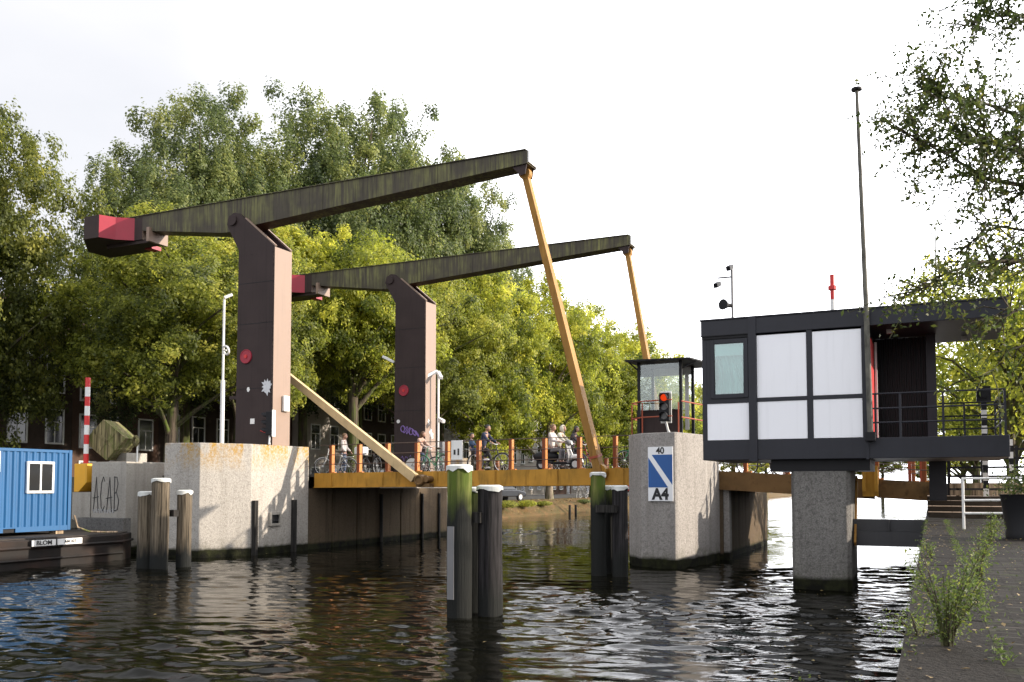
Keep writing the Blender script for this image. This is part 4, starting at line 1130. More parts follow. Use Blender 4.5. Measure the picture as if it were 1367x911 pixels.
def make_bike(label, base, mat, yaw=0.0, wheel_mat='galv', disc_cover=False):
    B = local_thing('bicycle', label, 'bicycle', base, 'bicycles on and beyond the bridge', yaw)
    f = MB()
    rear, fr = Vector((-0.54, 0, 0.34)), Vector((0.56, 0, 0.34))
    bb, st, hd, hb = Vector((-0.08, 0, 0.29)), Vector((-0.24, 0, 0.80)), Vector((0.34, 0, 0.86)), Vector((0.39, 0, 0.66))
    for a, b, r in ((bb, st, .017), (bb, hb, .019), (st, hd - Vector((0, 0, .03)), .016), (hd, hb, .02)):
        f.tube([a, b], r, 6)
    for y in (-0.045, 0.045):
        o = Vector((0, y, 0))
        f.tube([bb + o * .6, rear + o], .011, 5).tube([st + o * .4, rear + o], .010, 5).tube([hb + o * .6, fr + o], .012, 5)
    f.tube([st, st + Vector((-0.04, 0, .12))], .014, 6).tube([hd, hd + Vector((-0.04, 0, .16))], .014, 6)
    f.ring(bb, (0, 1, 0), .085, .008, 16, 4).tube([bb + Vector((0.02, -.07, -.16)), bb + Vector((-.02, .07, .16))], .01, 5)
    f.box(-.02, .1, -.13, -.06, .11, .135).box(-.14, -.02, .06, .13, .43, .455)
    for c in (rear, fr):                                   # mudguards
        pts = [c + Vector((.365 * math.cos(a), 0, .365 * math.sin(a))) for a in [R(x) for x in range(20, 190, 24)]]
        f.tube(pts, .016, 5)
    f.bar(rear + Vector((-.2, 0, .40)), rear + Vector((.24, 0, .40)), .13, .02)
    f.build('frame', MAT[mat], B)
    for c in (rear, fr):
        w = MB()
        w.ring(c, (0, 1, 0), .315, .011, 28, 5)
        for k in range(14):
            a = math.pi * 2 * k / 14
            w.tube([c, c + Vector((.31 * math.cos(a), 0, .31 * math.sin(a)))], .0035, 3, False)
        w.tube([c - Vector((0, .05, 0)), c + Vector((0, .05, 0))], .025, 8)
        if disc_cover and c is rear:
            w.disc(c + Vector((0, -.03, 0)), (0, 1, 0), .30, .008, 28)
        wo = w.build('wheel', MAT[wheel_mat], B)
        MB().ring(c, (0, 1, 0), .338, .021, 28, 6).build('tyre', MAT['rubber'], wo)
    h = MB()
    h.tube([(.18, -.30, 1.04), (.26, -.26, 1.06), (.31, -.10, 1.02), (.31, .10, 1.02), (.26, .26, 1.06), (.18, .30, 1.04)], .012, 6)
    h.build('handlebar', MAT['galv'], B)
    MB().ball((-.29, 0, .95), (.14, .085, .04), 10, 6).build('saddle', MAT['saddle'], B)
    return B

def skin_mesh(verts, edges, radii, root=0, lev=1):
    me = bpy.data.meshes.new('t'); me.from_pydata(verts, edges, [])
    o = bpy.data.objects.new('t', me); COL.objects.link(o)
    o.modifiers.new('s', 'SKIN'); sb = o.modifiers.new('b', 'SUBSURF'); sb.levels = lev; sb.render_levels = lev
    for i, v in enumerate(me.skin_vertices[0].data):
        r = radii[i]; v.radius = r if isinstance(r, tuple) else (r, r)
        v.use_root = (i == root)
    dg = bpy.context.evaluated_depsgraph_get(); dg.update()
    ev = bpy.data.meshes.new_from_object(o.evaluated_get(dg))
    bpy.data.objects.remove(o); bpy.data.meshes.remove(me)
    return ev
def skin_add(mb, verts, edges, radii, root=0, lev=1):
    ev = skin_mesh(verts, edges, radii, root, lev)
    mb.add([tuple(v.co) for v in ev.vertices], [tuple(p.vertices) for p in ev.polygons]); bpy.data.meshes.remove(ev)

MAT['skin'] = plain('skin', (0.36, 0.20, 0.14), 0.55, var=0.06, grime=0)
MAT['hair_dark'] = plain('hair_dark', (0.018, 0.013, 0.010), 0.5, grime=0)
MAT['hair_brown'] = plain('hair_brown', (0.10, 0.05, 0.025), 0.5, grime=0)
MAT['hair_fair'] = plain('hair_fair', (0.16, 0.09, 0.04), 0.5, grime=0)
MAT['eye'] = plain('eye', (0.02, 0.02, 0.02), 0.2, grime=0)
CLOTH = {}
def cloth(n, c):
    if n not in CLOTH: CLOTH[n] = plain('cloth_' + n, c, 0.85, var=0.2, scale=5, grime=0.1, bump=0.4, bscale=60)
    return CLOTH[n]

POSE = {
 'ride': dict(hip=(0, 0, .93), neck=(.16, 0, 1.47), head=(.24, 0, 1.63), sh=(.13, .185, 1.41), el=((.30, -.24, 1.20), (.30, .24, 1.20)), wr=((.49, -.27, 1.10), (.49, .27, 1.10)),
              kn=((.34, -.10, .80), (.30, .10, .56)), an=((.16, -.11, .50), (.10, .11, .20)), hd=(1, 0, -.25)),
 'scoot': dict(hip=(0, 0, .80), neck=(.04, 0, 1.36), head=(.08, 0, 1.53), sh=(.02, .19, 1.30), el=((.16, -.26, 1.06), (.16, .26, 1.06)), wr=((.40, -.28, 1.02), (.40, .28, 1.02)),
              kn=((.42, -.14, .74), (.42, .14, .74)), an=((.38, -.12, .32), (.38, .12, .32)), hd=(1, 0, -.1)),
 'stand': dict(hip=(0, 0, .92), neck=(.02, 0, 1.46), head=(.05, 0, 1.62), sh=(.0, .19, 1.40), el=((.02, -.25, 1.13), (.06, .25, 1.13)), wr=((.16, -.26, .93), (.24, .25, .98)),
              kn=((.10, -.10, .50), (-.02, .10, .50)), an=((.06, -.10, .09), (-.22, .10, .12)), hd=(.5, 0, -.8)),
 'child': dict(hip=(0, 0, .0), neck=(-.02, 0, .36), head=(.0, 0, .49), sh=(-.02, .12, .31), el=((.06, -.15, .16), (.06, .15, .16)), wr=((.18, -.10, .12), (.18, .10, .12)),
              kn=((.22, -.09, .0), (.22, .09, .0)), an=((.22, -.10, -.24), (.22, .10, -.24)), hd=(1, 0, -.1)),
}
def person(label, base, pose, top, trousers, hair, yaw=0.0, long_hair=False, shoes=(0.03, 0.03, 0.03), hood=None, hair_style=None):
    P_ = local_thing('person', label, 'person', base, None, yaw)
    q = {k: v for k, v in POSE[pose].items()}
    V = Vector
    small = pose == 'child'
    k = 0.68 if small else 1.0
    hip, neck, head = V(q['hip']), V(q['neck']), V(q['head'])
    body = MB()
    # one skinned figure: pelvis, spine, neck, arms, legs
    verts = [hip, hip.lerp(neck, .4), hip.lerp(neck, .80), neck, neck.lerp(head, .55)]
    rad = [(.14 * k, .105 * k), (.125 * k, .095 * k), (.155 * k, .10 * k), .055 * k, .05 * k]
    edges = [(0, 1), (1, 2), (2, 3), (3, 4)]
    for i, sd in enumerate((-1, 1)):
        sh = V((q['sh'][0], sd * q['sh'][1], q['sh'][2])); el = V(q['el'][i]); wr = V(q['wr'][i])
        n = len(verts); verts += [sh, el, wr]; rad += [.058 * k, .043 * k, .030 * k]; edges += [(2, n), (n, n + 1), (n + 1, n + 2)]
        hp = hip + V((.02, sd * .09 * k, -.05 * k)); kn = V(q['kn'][i]); an = V(q['an'][i]); toe = an + V((.15 * k, 0, -.05 * k))
        n = len(verts); verts += [hp, kn, an, toe]; rad += [.085 * k, .056 * k, .040 * k, .036 * k]; edges += [(0, n), (n, n + 1), (n + 1, n + 2), (n + 2, n + 3)]
    skin_add(body, [tuple(v) for v in verts], edges, rad, 0, 1)
    # hands: palm, four unequal curled fingers and a thumb from the side
    for i, sd in enumerate((-1, 1)):
        wr = V(q['wr'][i]); el = V(q['el'][i]); d = (wr - el).normalized()
        hd = (d * 0.5 + V(q['hd'])).normalized(); side = V((0, 1, 0)); dn = hd.cross(side).normalized()
        if dn.z > 0: dn = -dn
        pc = wr + hd * .085 * k
        skin_add(body, [tuple(wr), tuple(wr.lerp(pc, .5)), tuple(pc)], [(0, 1), (1, 2)], [(.026 * k, .022 * k), (.038 * k, .016 * k), (.036 * k, .014 * k)], 0, 1)
        for j, ln in enumerate((.066, .076, .070, .054)):
            a = pc + side * (.027 - .018 * j) * k
            b = a + hd * ln * .5 * k + dn * .012 * k; c = b + hd * ln * .25 * k + dn * .035 * k
            skin_add(body, [tuple(a), tuple(b), tuple(c)], [(0, 1), (1, 2)], [.0095 * k, .009 * k, .0075 * k], 0, 1)
        a = wr + hd * .03 * k - side * sd * .022 * k; b = a + hd * .035 * k - side * sd * .022 * k + dn * .01 * k; c = b + hd * .03 * k + dn * .012 * k
        skin_add(body, [tuple(a), tuple(b), tuple(c)], [(0, 1), (1, 2)], [.012 * k, .011 * k, .009 * k], 0, 1)
    # head with brow, nose, chin and ears
    hk = 0.9 if small else 1.0
    def face(p, qv):
        x, y, z = p
        if x > 0.2:
            if abs(y) < .22 and -0.35 < z < .12: qv = qv + V((.020 * (1 - abs(y) / .22) * (1 - abs(z + .12) / .27), 0, 0)) * hk
            if .0 < z < .22 and .2 < abs(y) < .6: qv = qv + V((-.010, 0, 0)) * hk
        if z < -.35: qv = V((qv.x * (1 - .12 * -z) + .012, qv.y * (1 - .35 * -z), qv.z))
        return qv
    body.ball(head, (.098 * hk, .076 * hk, .118 * hk), 20, 14, face)
    for sd in (-1, 1): body.ball(head + V((-.008, sd * .077, -.005)) * hk, (.018 * hk, .010 * hk, .030 * hk), 8, 6)
    bo = body.build('body', MAT['skin'], P_, smooth=80)
    m = MB()
    for sd in (-1, 1): m.ball(head + V((.086, sd * .032, .012)) * hk, .010 * hk, 8, 6)
    m.build('eyes', MAT['eye'], bo)
    MB().ball(head + V((.086, 0, -.062)) * hk, (.010 * hk, .026 * hk, .007 * hk), 10, 6).build('mouth', plain('lip', (.35, .12, .10), .5) if 'lip' not in bpy.data.materials else bpy.data.materials['lip'], bo)
    def hairfn(p, qv):
        if p.x > .25 and p.z < .45: return qv * .62
        if p.z < -.25 and not long_hair: return qv * .72
        return qv
    hm = MB().ball(head + V((-.012, 0, .012)) * hk, (.112 * hk, .092 * hk, .126 * hk), 18, 12, hairfn)
    if long_hair:
        b0 = head + V((-.06, 0, -.02)) * hk
        hm.tube([b0, b0 + V((-.05, 0, -.10)) * hk, b0 + V((-.06, 0, -.24)) * hk, b0 + V((-.05, 0, -.36)) * hk], [.075 * hk, .085 * hk, .07 * hk, .03 * hk], 10)
    hm.build('hair', MAT[hair], bo, smooth=80)
    # jacket or shirt over torso and arms
    j = MB()
    verts = [hip + V((0, 0, -.04 * k)), hip.lerp(neck, .4), hip.lerp(neck, .80), hip.lerp(neck, .97)]
    rad = [(.165 * k, .13 * k), (.15 * k, .118 * k), (.178 * k, .122 * k), .072 * k]; edges = [(0, 1), (1, 2), (2, 3)]
    for i, sd in enumerate((-1, 1)):
        sh = V((q['sh'][0], sd * q['sh'][1], q['sh'][2])); el = V(q['el'][i]); wr = V(q['wr'][i])
        n = len(verts); verts += [sh, el, el.lerp(wr, .92)]; rad += [.075 * k, .060 * k, .042 * k]; edges += [(2, n), (n, n + 1), (n + 1, n + 2)]
    skin_add(j, [tuple(v) for v in verts], edges, rad, 0, 2)
    j.build('jacket', cloth(*top), P_, smooth=80)
    tr = MB()
    verts = [hip + V((0, 0, .03)), hip + V((0, 0, -.06 * k))]; rad = [(.15 * k, .115 * k), (.15 * k, .115 * k)]; edges = [(0, 1)]
    for i, sd in enumerate((-1, 1)):
        hp = hip + V((.03, sd * .095 * k, -.07 * k)); kn = V(q['kn'][i]); an = V(q['an'][i])
        n = len(verts); verts += [hp, kn, kn.lerp(an, .93)]; rad += [.102 * k, .074 * k, .055 * k]; edges += [(1, n), (n, n + 1), (n + 1, n + 2)]
    skin_add(tr, [tuple(v) for v in verts], edges, rad, 0, 2)
    tr.build('trousers', cloth(*trousers), P_, smooth=80)
    for i, sd in enumerate((-1, 1)):
        an = V(q['an'][i])
        MB().ball(an + V((.065 * k, 0, -.045 * k)), (.135 * k, .05 * k, .045 * k), 12, 8).build('shoe', cloth('shoe%d' % int(shoes[0] * 100), shoes), P_, smooth=80)
    if hood:
        MB().ball(head + V((-.02, 0, .0)), (.125, .112, .145), 16, 10, lambda p, qv: qv * (.70 if p.x > .45 and p.z < .6 else 1.0)).build('hood', cloth(*hood), P_, smooth=80)
    return P_

def dk(s, t, dz=0.0): return (s, t, zdeck(s) - 0.03 + dz)
NAVY = ('navy', (0.014, 0.02, 0.05)); BLUE = ('blue', (0.03, 0.06, 0.12)); BLACK = ('black', (0.016, 0.016, 0.019)); WHITE = ('white', (0.55, 0.50, 0.47))
JEANS = ('jeans', (0.05, 0.07, 0.12)); GREYC = ('grey', (0.16, 0.16, 0.17)); BEIGE = ('beige', (0.40, 0.27, 0.22)); DK2 = ('charcoal', (0.035, 0.032, 0.04)); CREAM = ('cream', (0.60, 0.56, 0.45))
# rider with a child on the carrier
make_bike('black bicycle ridden by the person in navy with a child', dk(-14.95, 30.0), 'bike_black')
person('person in a navy jacket cycling with hands on the handlebar', (-15.22, 30.0, zdeck(-15.2) - 0.03), 'ride', NAVY, BLACK, 'hair_dark', shoes=(.7, .7, .7))
person('small child in blue sitting behind the navy cyclist', (-15.66, 30.0, zdeck(-15.6) + 0.84), 'child', BLUE, JEANS, 'hair_dark', shoes=(.7, .7, .7))

# scooter
def scooter(label, base):
    S_ = local_thing('motor_scooter', label, 'scooter', base)
    MB().ball((-.50, 0, .50), (.52, .24, .22), 18, 12, lambda p, q: Vector((q.x, q.y * (1 - .25 * max(0, p.z)), q.z * (1.0 if p.z < 0 else .95)))).build('rear_body', MAT['black'], S_, smooth=70)
    MB().ball((-.30, 0, .73), (.42, .17, .09), 16, 8).build('seat', MAT['rubber'], S_, smooth=70)
    MB().prism([(-.25, -.2), (.38, -.2), (.42, .2), (-.25, .2)], .22, .31).build('floor', MAT['black'], S_, 0.02)
    m = MB(); m.ext_t([(.36, .25), (.46, .25), (.44, .55), (.36, .92), (.30, .92), (.36, .55)], -.21, .21)
    m.build('leg_shield', MAT['grey_steel'], S_, 0.03)
    MB().ball((.36, 0, .98), (.13, .15, .11), 14, 10).build('headset', MAT['grey_steel'], S_, smooth=70)
    MB().disc((.475, 0, .98), (1, 0, .1), .07, .03, 16).build('headlight', MAT['galv'], S_)
    m = MB().tube([(.28, -.34, 1.04), (.34, -.1, 1.02), (.34, .1, 1.02), (.28, .34, 1.04)], .017, 8)
    m.tube([(.34, -.2, 1.03), (.32, -.3, 1.30)], .006, 5).disc((.32, -.3, 1.32), (1, 0, 0), .06, .015, 12)
    m.build('handlebar', MAT['black'], S_)
    fw = Vector((.62, 0, .22))
    m = MB(); m.tube([fw + Vector((.27 * math.cos(a), 0, .27 * math.sin(a))) for a in [R(x) for x in (10, 40, 70, 100, 130, 160)]], [.05, .075, .085, .085, .07, .05], 8)
    m.tube([(.42, 0, .75), fw + Vector((0, .08, 0))], .03, 8)
    m.build('front_mudguard', MAT['white'], S_, smooth=60)
    for c in (fw, Vector((-.66, 0, .22))):
        w = MB().ring(c, (0, 1, 0), .165, .062, 24, 8).build('wheel', MAT['rubber'], S_, smooth=60)
        MB().disc(c, (0, 1, 0), .12, .09, 18).build('rim', MAT['galv'], w)
    MB().box(-.98, -.93, -.10, .10, .34, .50).build('number_plate', MAT['white'], S_)
    MB().bar((-.70, -.22, .28), (-.15, -.20, .30), .10, .09).build('exhaust', MAT['rubber'], S_, 0.02)
    return S_
scooter('black scooter with white front, ridden by a person in a white shirt', dk(-12.0, 29.7))
person('person in a white shirt riding the black scooter', dk(-12.3, 29.7), 'scoot', WHITE, GREYC, 'hair_fair')
person('person in a cream hooded top cycling just behind the scooter', dk(-12.75, 31.4, -0.02), 'ride', CREAM, BLACK, 'hair_fair', hood=CREAM)
make_bike('bicycle ridden by the person in the cream top', dk(-12.48, 31.4), 'bike_black')
person('person in a dark coat with dark hair cycling near the ochre hanger', dk(-12.6, 32.4), 'ride', DK2, BLACK, 'hair_dark', long_hair=True)
make_bike('red bicycle ridden by the person in the dark coat', dk(-12.33, 32.4), 'bike_red')
make_bike('pale green-grey bicycle parked beside the grey A4 pier', dk(-9.35, 30.6), 'bike_green', R(170))
# by the push rod
person('person with long brown hair in a pale pink top behind the push rod', dk(-19.2, 32.0, 0.0), 'ride', BEIGE, JEANS, 'hair_brown', long_hair=True)
make_bike('bicycle with a white disc wheel behind the push rod', dk(-18.95, 32.0), 'bike_black', 0, 'bike_white', True)
make_bike('green bicycle with upright handlebar beside the push rod foot', dk(-17.55, 30.4), 'bike_green', R(165))
make_bike('white bicycle close against the right edge of the lichened pier', dk(-22.3, 30.6), 'bike_white', R(200))
person('person in white standing at the white bicycle next to the lichened pier', dk(-22.35, 31.2), 'stand', WHITE, JEANS, 'hair_fair', R(20))
make_bike('dark bicycle with a crate seen through the railing left of the push rod', dk(-20.7, 30.8), 'bike_black', R(150))
m = MB().box(-.22, .22, -.18, .18, 0, .3); m.box(-.20, .20, -.16, .16, .30, .33)
o = local_thing('bicycle_crate', 'white crate carried on the dark bicycle left of the push rod', 'crate', dk(-21.05, 30.6, .78)); m.build('crate_body', MAT['white'], o, 0.01)
# bicycles beyond the cabin on the fixed span
zb = lambda s: zfix(s) - 0.07
make_bike('black bicycle seen under the cabin floor, left of the cabin column', (-5.1, 31.0, zb(-5.1)), 'bike_black', R(10))
make_bike('grey bicycle seen under the cabin floor, nearest the cabin column', (-4.2, 32.0, zb(-4.2)), 'bike_white', R(-8))

# ------------------------------------------------------------------ car and street life on the far left bank
def car(label, base, yaw, mat):
    K = local_thing('parked_car', label, 'car', base, 'cars parked on the left bank', yaw)
    prof = [(-2.1, .35), (2.1, .35), (2.12, .62), (1.95, .78), (1.05, .92), (-1.75, .95), (-2.08, .88), (-2.14, .6)]
    MB().ext_t(prof, -.86, .86).build('body', mat, K, 0.08, smooth=50)
    m = MB(); lo = [(1.0, .9), (-1.85, .93)]
    A = [(1.0, -.80, .9), (1.0, .80, .9), (-1.85, .80, .93), (-1.85, -.80, .93)]
    B = [(.30, -.62, 1.42), (.30, .62, 1.42), (-1.45, .62, 1.43), (-1.45, -.62, 1.43)]
    m._ext(A, B).build('cabin', MAT['pane'], K, 0.05)
    MB().box(-1.42, .28, -.60, .60, 1.415, 1.45).build('roof', mat, K, 0.02)
    for x in (-1.3, 1.3):
        for y in (-.80, .80):
            w = MB().disc((x, y, .33), (0, 1, 0), .33, .20, 22).build('wheel', MAT['rubber'], K)
            MB().disc((x, y * 1.02, .33), (0, 1, 0), .20, .18, 16).build('rim', MAT['galv'], w)
    for y in (-.66, .66):
        MB().box(-2.16, -2.08, y - .16, y + .16, .66, .82).build('tail_light', MAT['red'], K)
    MB().box(-2.17, -2.13, -.26, .26, .55, .66).build('number_plate', MAT['white'], K)
    return K
MAT['car_dark'] = plain('car_dark', (0.02, 0.022, 0.027), 0.2, grime=0.05)
MAT['car_grey'] = plain('car_grey', (0.30, 0.31, 0.32), 0.25, grime=0.05)
car('dark parked car seen from behind on the left bank under the bridge girder', (-30.9 - 1.0, 66.5, 1.2), R(75), MAT['car_dark'])
proto = make_bike('first dark bicycle in the row parked on the left bank', (-31.6, 83.0, 1.2), 'bike_black', R(100))
far_bikes = [(-31.5, 84.3, 80, 'second bicycle from the left in the row parked on the left bank'), (-31.7, 85.8, 110, 'third bicycle from the left in the row parked on the left bank'),
             (-31.4, 87.3, 95, 'fourth bicycle from the left in the row parked on the left bank'), (-31.6, 89.0, 70, 'fifth bicycle from the left in the row parked on the left bank'),
             (-31.5, 91.0, 100, 'rightmost bicycle in the row parked on the left bank')]
for s, t, a, lb in far_bikes:
    dup(proto, (s, t, 1.2), lb, R(a))
solo('bank_post', MB().tube([(-28.9, 74, -1), (-28.9, 74, .75)], .11, 8), MAT['brace'], 'left of two short dark posts standing in the water at the far bank', 'post', (-28.9, 74, 0))
solo('bank_post', MB().tube([(-28.8, 75.2, -1), (-28.8, 75.2, .75)], .11, 8), MAT['brace'], 'right of two short dark posts standing in the water at the far bank', 'post', (-28.8, 75.2, 0))
t_ = thing('warning_sign', 'red and white triangular sign peeping out left of the grey A4 pier', 'sign', (-21.5, 72, 0))
MB().tube([(-24.5, 76, -1), (-24.5, 76, 2.2)], .04, 8).build('post', MAT['galv'], t_)
MB().ext_t([(-25.2, 2.0), (-23.8, 2.0), (-24.5, 3.2)], 75.9, 75.93).build('red_triangle', MAT['red'], t_)
MB().ext_t([(-24.95, 2.14), (-24.05, 2.14), (-24.5, 2.9)], 75.87, 75.895).build('white_field', MAT['white'], t_)

# ------------------------------------------------------------------ houses
def house(label, base, w, h, dp, wall, seed, face=1, group='canal houses', storeys=3, gable=True):
    """front along t, looking to +s when face = 1, to -s when face = -1"""
    Hh = thing('canal_house', label, 'house', base, group)
    s0, t0, z0 = base
    a, b = (s0 - dp, s0) if face > 0 else (s0, s0 + dp)
    wl = MB().box(a, b, t0, t0 + w - 0.02, z0, z0 + h).build('wall', MAT[wall], Hh)
    rm = MB()
    if gable:
        rm.ext_s([(t0 - .1, z0 + h + .003), (t0 + w + .1, z0 + h + .003), (t0 + w / 2, z0 + h + 3.4)], a, b + 0.0)
    else:
        rm.box(a - .2, b + .25, t0 - .05, t0 + w + .03, z0 + h + .003, z0 + h + .45)
    ro = rm.build('roof', MAT['roof_tile'], Hh)
    MB().box((a + b) / 2 - .4, (a + b) / 2 + .4, t0 + .5, t0 + 1.3, z0 + h, z0 + h + 3.6).build('chimney', MAT[wall], ro)
    f = s0
    def fx(m, x0, x1, *r):                # x measured outwards from the front
        return m.box(min(f + face * x0, f + face * x1), max(f + face * x0, f + face * x1), *r)
    fx(MB(), .002, .14, t0, t0 + w - .02, z0 + h - .45, z0 + h - .1).build('cornice', MAT['white'], Hh)
    sh = h / storeys
    n = max(2, int(w / 2.2)); win = None; pane = None
    for k in range(storeys):
        zf = z0 + k * sh
        for i in range(n):
            tc_ = t0 + (i + .5) * w / n
            if k == 0 and i == n - 1:
                d_ = fx(MB(), .002, .06, tc_ - .55, tc_ + .55, zf + .02, zf + 2.5).build('door', MAT['white'], Hh)
                fx(MB(), .062, .09, tc_ - .42, tc_ + .42, zf + .1, zf + 2.05).build('door_leaf', MAT['car_dark'], d_)
                continue
            hh = 2.0 if k < 2 else 1.6
            fm = MB(); y0, y1, q0, q1 = tc_ - .55, tc_ + .55, zf + .75, zf + .75 + hh
            fx(fm, .002, .07, y0 - .1, y0, q0 - .1, q1 + .1); fx(fm, .002, .07, y1, y1 + .1, q0 - .1, q1 + .1)
            fx(fm, .002, .07, y0, y1, q1, q1 + .1); fx(fm, .002, .12, y0, y1, q0 - .1, q0)
            fx(fm, .002, .06, y0, y1, q0 + hh * .62, q0 + hh * .62 + .07)
            fx(fm, .002, .05, tc_ - .03, tc_ + .03, q0, q0 + hh * .62)
            wo = fm.build('window', MAT['white'], Hh)
            fx(MB(), .003, .02, y0, y1, q0, q1).build('pane', MAT['pane'], wo)
    return Hh
hs = [(24, 8, 10.5, 'house_brown', 'dark brown house far left, behind the striped barrier boom', False), (32.0, 7.5, 9.5, 'house_brown', 'dark brown house behind the tilted box counterweight', True),
      (39.5, 7, 9.0, 'house_brick', 'dark brick house with white window frames left of the nearer tower', True), (46.5, 7.5, 10.5, 'house_brown', 'brown house between the white mast and the nearer tower', False),
      (54, 7, 10, 'house_brick', 'brick house behind the nearer tower and the top of the push rod', True), (61, 8, 11, 'house_pale', 'pale house seen between the two towers over the push rod', False),
      (69, 7, 10, 'house_brown', 'brown house just left of the farther tower, behind the forked trunk', True), (76, 7.5, 11, 'house_brick', 'brick house hidden by trees behind the farther tower', False),
      (83.5, 7.5, 10, 'house_pale', 'pale house seen under the girder above the dark parked car', True), (91, 8, 11, 'house_brick', 'brick house seen under the girder left of the pale trunk', False),
      (99, 7.5, 10, 'house_pale', 'pale house seen under the girder right of the pale trunk', True), (106.5, 8, 11, 'house_pale', 'pale house seen under the girder behind the row of bicycles', False),
      (114.5, 8, 10.5, 'house_brick', 'brick house seen under the girder close to the middle piles', True), (122.5, 8, 10, 'house_pale', 'pale house seen between the middle piles and the grey pier', False),
      (131, 9, 11, 'house_brick', 'brick house behind the trees left of the glass shelter', False), (140.5, 9, 10, 'house_brown', 'brown house far behind the glass shelter', True),
      (150, 10, 11, 'house_brick', 'brick house far behind the gap between shelter and cabin', False), (160.5, 10, 10, 'house_brown', 'brown house farthest along the left bank', False)]
for t0, w, h, wl, lb, gb in hs:
    house(lb, (-49 if t0 < 60 else -47.6, t0, 1.2), w, h, 9, wl, int(t0), 1, 'canal houses on the left bank', 3, gb)
house('pale grey house at the right edge beyond the balcony', (13, 118, 1.7), 9, 8, 9, 'house_pale', 3, -1, 'houses on the right bank', 3, True)
house('brick house at the right edge beyond the striped posts', (13, 127, 1.7), 9, 9, 9, 'house_brick', 3, -1, 'houses on the right bank', 3, False)
house('brown house at the right edge, farthest along the right bank', (13, 136, 1.7), 9, 8.5, 9, 'house_brown', 3, -1, 'houses on the right bank', 3, True)

# ------------------------------------------------------------------ trees
def leaf_mesh(name, C, Nn, size, tint, mat, rng, ratio=0.62):
    """leaf-sized diamonds: C centres, Nn normals, size lengths, tint 0..1"""
    n = len(C)
    Nn = Nn / np.maximum(np.linalg.norm(Nn, axis=1, keepdims=True), 1e-6)
    r = rng.normal(size=(n, 3)); A = np.cross(Nn, r); A /= np.maximum(np.linalg.norm(A, axis=1, keepdims=True), 1e-6)
    B = np.cross(Nn, A)
    l = size[:, None] * 0.5
    fold = Nn * l * 0.18
    v = np.stack([C - A * l, C - B * l * ratio + fold, C + A * l, C + B * l * ratio + fold], 1).reshape(-1, 3)
    me = bpy.data.meshes.new(name)
    me.vertices.add(4 * n); me.vertices.foreach_set('co', v.astype(np.float32).ravel())
    me.loops.add(4 * n); me.loops.foreach_set('vertex_index', np.arange(4 * n, dtype=np.int32))
    me.polygons.add(n); me.polygons.foreach_set('loop_start', np.arange(0, 4 * n, 4, dtype=np.int32))
    me.update(calc_edges=True)
    at = me.attributes.new('tint', 'FLOAT', 'POINT')
    at.data.foreach_set('value', np.repeat(np.clip(tint, 0, 1), 4).astype(np.float32))
    me.materials.append(mat)
    return me

def crown_points(rx, ry, h0, h1, ncl, per, seed, kind='round', leaf=0.2, cl=(0.7, 1.4)):
    rng = np.random.RandomState(seed)
    cents = []; rads = []
    hc = (h0 + h1) / 2; hz = (h1 - h0) / 2
    ph = rng.rand(6) * 6.28
    while len(cents) < ncl:
        d = rng.normal(size=3); d /= np.linalg.norm(d)
        az = math.atan2(d[1], d[0])
        rr = rng.rand() ** 0.40
        lob = 1 + 0.16 * math.sin(2 * az + ph[0] + 2 * d[2]) + 0.13 * math.sin(3 * az + ph[1] - 3 * d[2]) + 0.10 * math.sin(5 * d[2] + ph[2] + az)
        zz = d[2] * rr
        wd = 1.0
        if kind == 'poplar': wd = 0.55 + 0.55 * (1 - abs(zz * 0.9 + 0.15)) if zz > -1 else .6
        if kind == 'round': wd = 1.0 + 0.12 * (-zz)
        if kind == 'tall': wd = 1.05 - 0.12 * zz + 0.22 * (zz > 0.55)
        p = np.array([d[0] * rr * rx * lob * wd, d[1] * rr * ry * lob * wd, hc + zz * hz * (0.94 + 0.10 * math.sin(3 * az + ph[3]))])
        cents.append(p); rads.append(rng.uniform(*cl) * (1.1 - 0.35 * rr))
    cents = np.array(cents); rads = np.array(rads)
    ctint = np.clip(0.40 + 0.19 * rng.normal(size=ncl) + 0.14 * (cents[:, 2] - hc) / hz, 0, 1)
    nt = max(4, per // 20)                       # tufts of leaves within each clump
    tC = np.repeat(cents, nt, 0); tR = np.repeat(rads, nt)
    toff = rng.normal(size=tC.shape); toff /= np.linalg.norm(toff, axis=1, keepdims=True)
    toff *= (rng.rand(len(tC)) ** 0.38)[:, None]
    toff[:, 2] *= 0.8
    T = tC + toff * tR[:, None]
    ttint = np.repeat(ctint, nt) + rng.normal(size=len(T)) * 0.14
    C = np.repeat(T, 20, 0)
    up = 1.6 if kind == 'tall' else 0.9
    off = rng.normal(size=C.shape) * np.array([1, 1, up]) * (0.13 + 0.05 * np.repeat(rng.rand(len(T)), 20))[:, None]
    P = C + off
    out = np.repeat(toff, 20, 0)
    axis = P - np.array([0, 0, hc]); axis /= np.maximum(np.linalg.norm(axis, axis=1, keepdims=True), 1e-6)
    Nn = out * 0.6 + axis * 0.35 + off * 1.4 + np.array([0, 0, 0.30]) + rng.normal(size=P.shape) * 0.38
    sz = leaf * rng.uniform(0.65, 1.25, len(P))
    tint = np.repeat(ttint, 20) + rng.normal(size=len(P)) * 0.10
    return cents, rads, P, Nn, sz, tint, rng

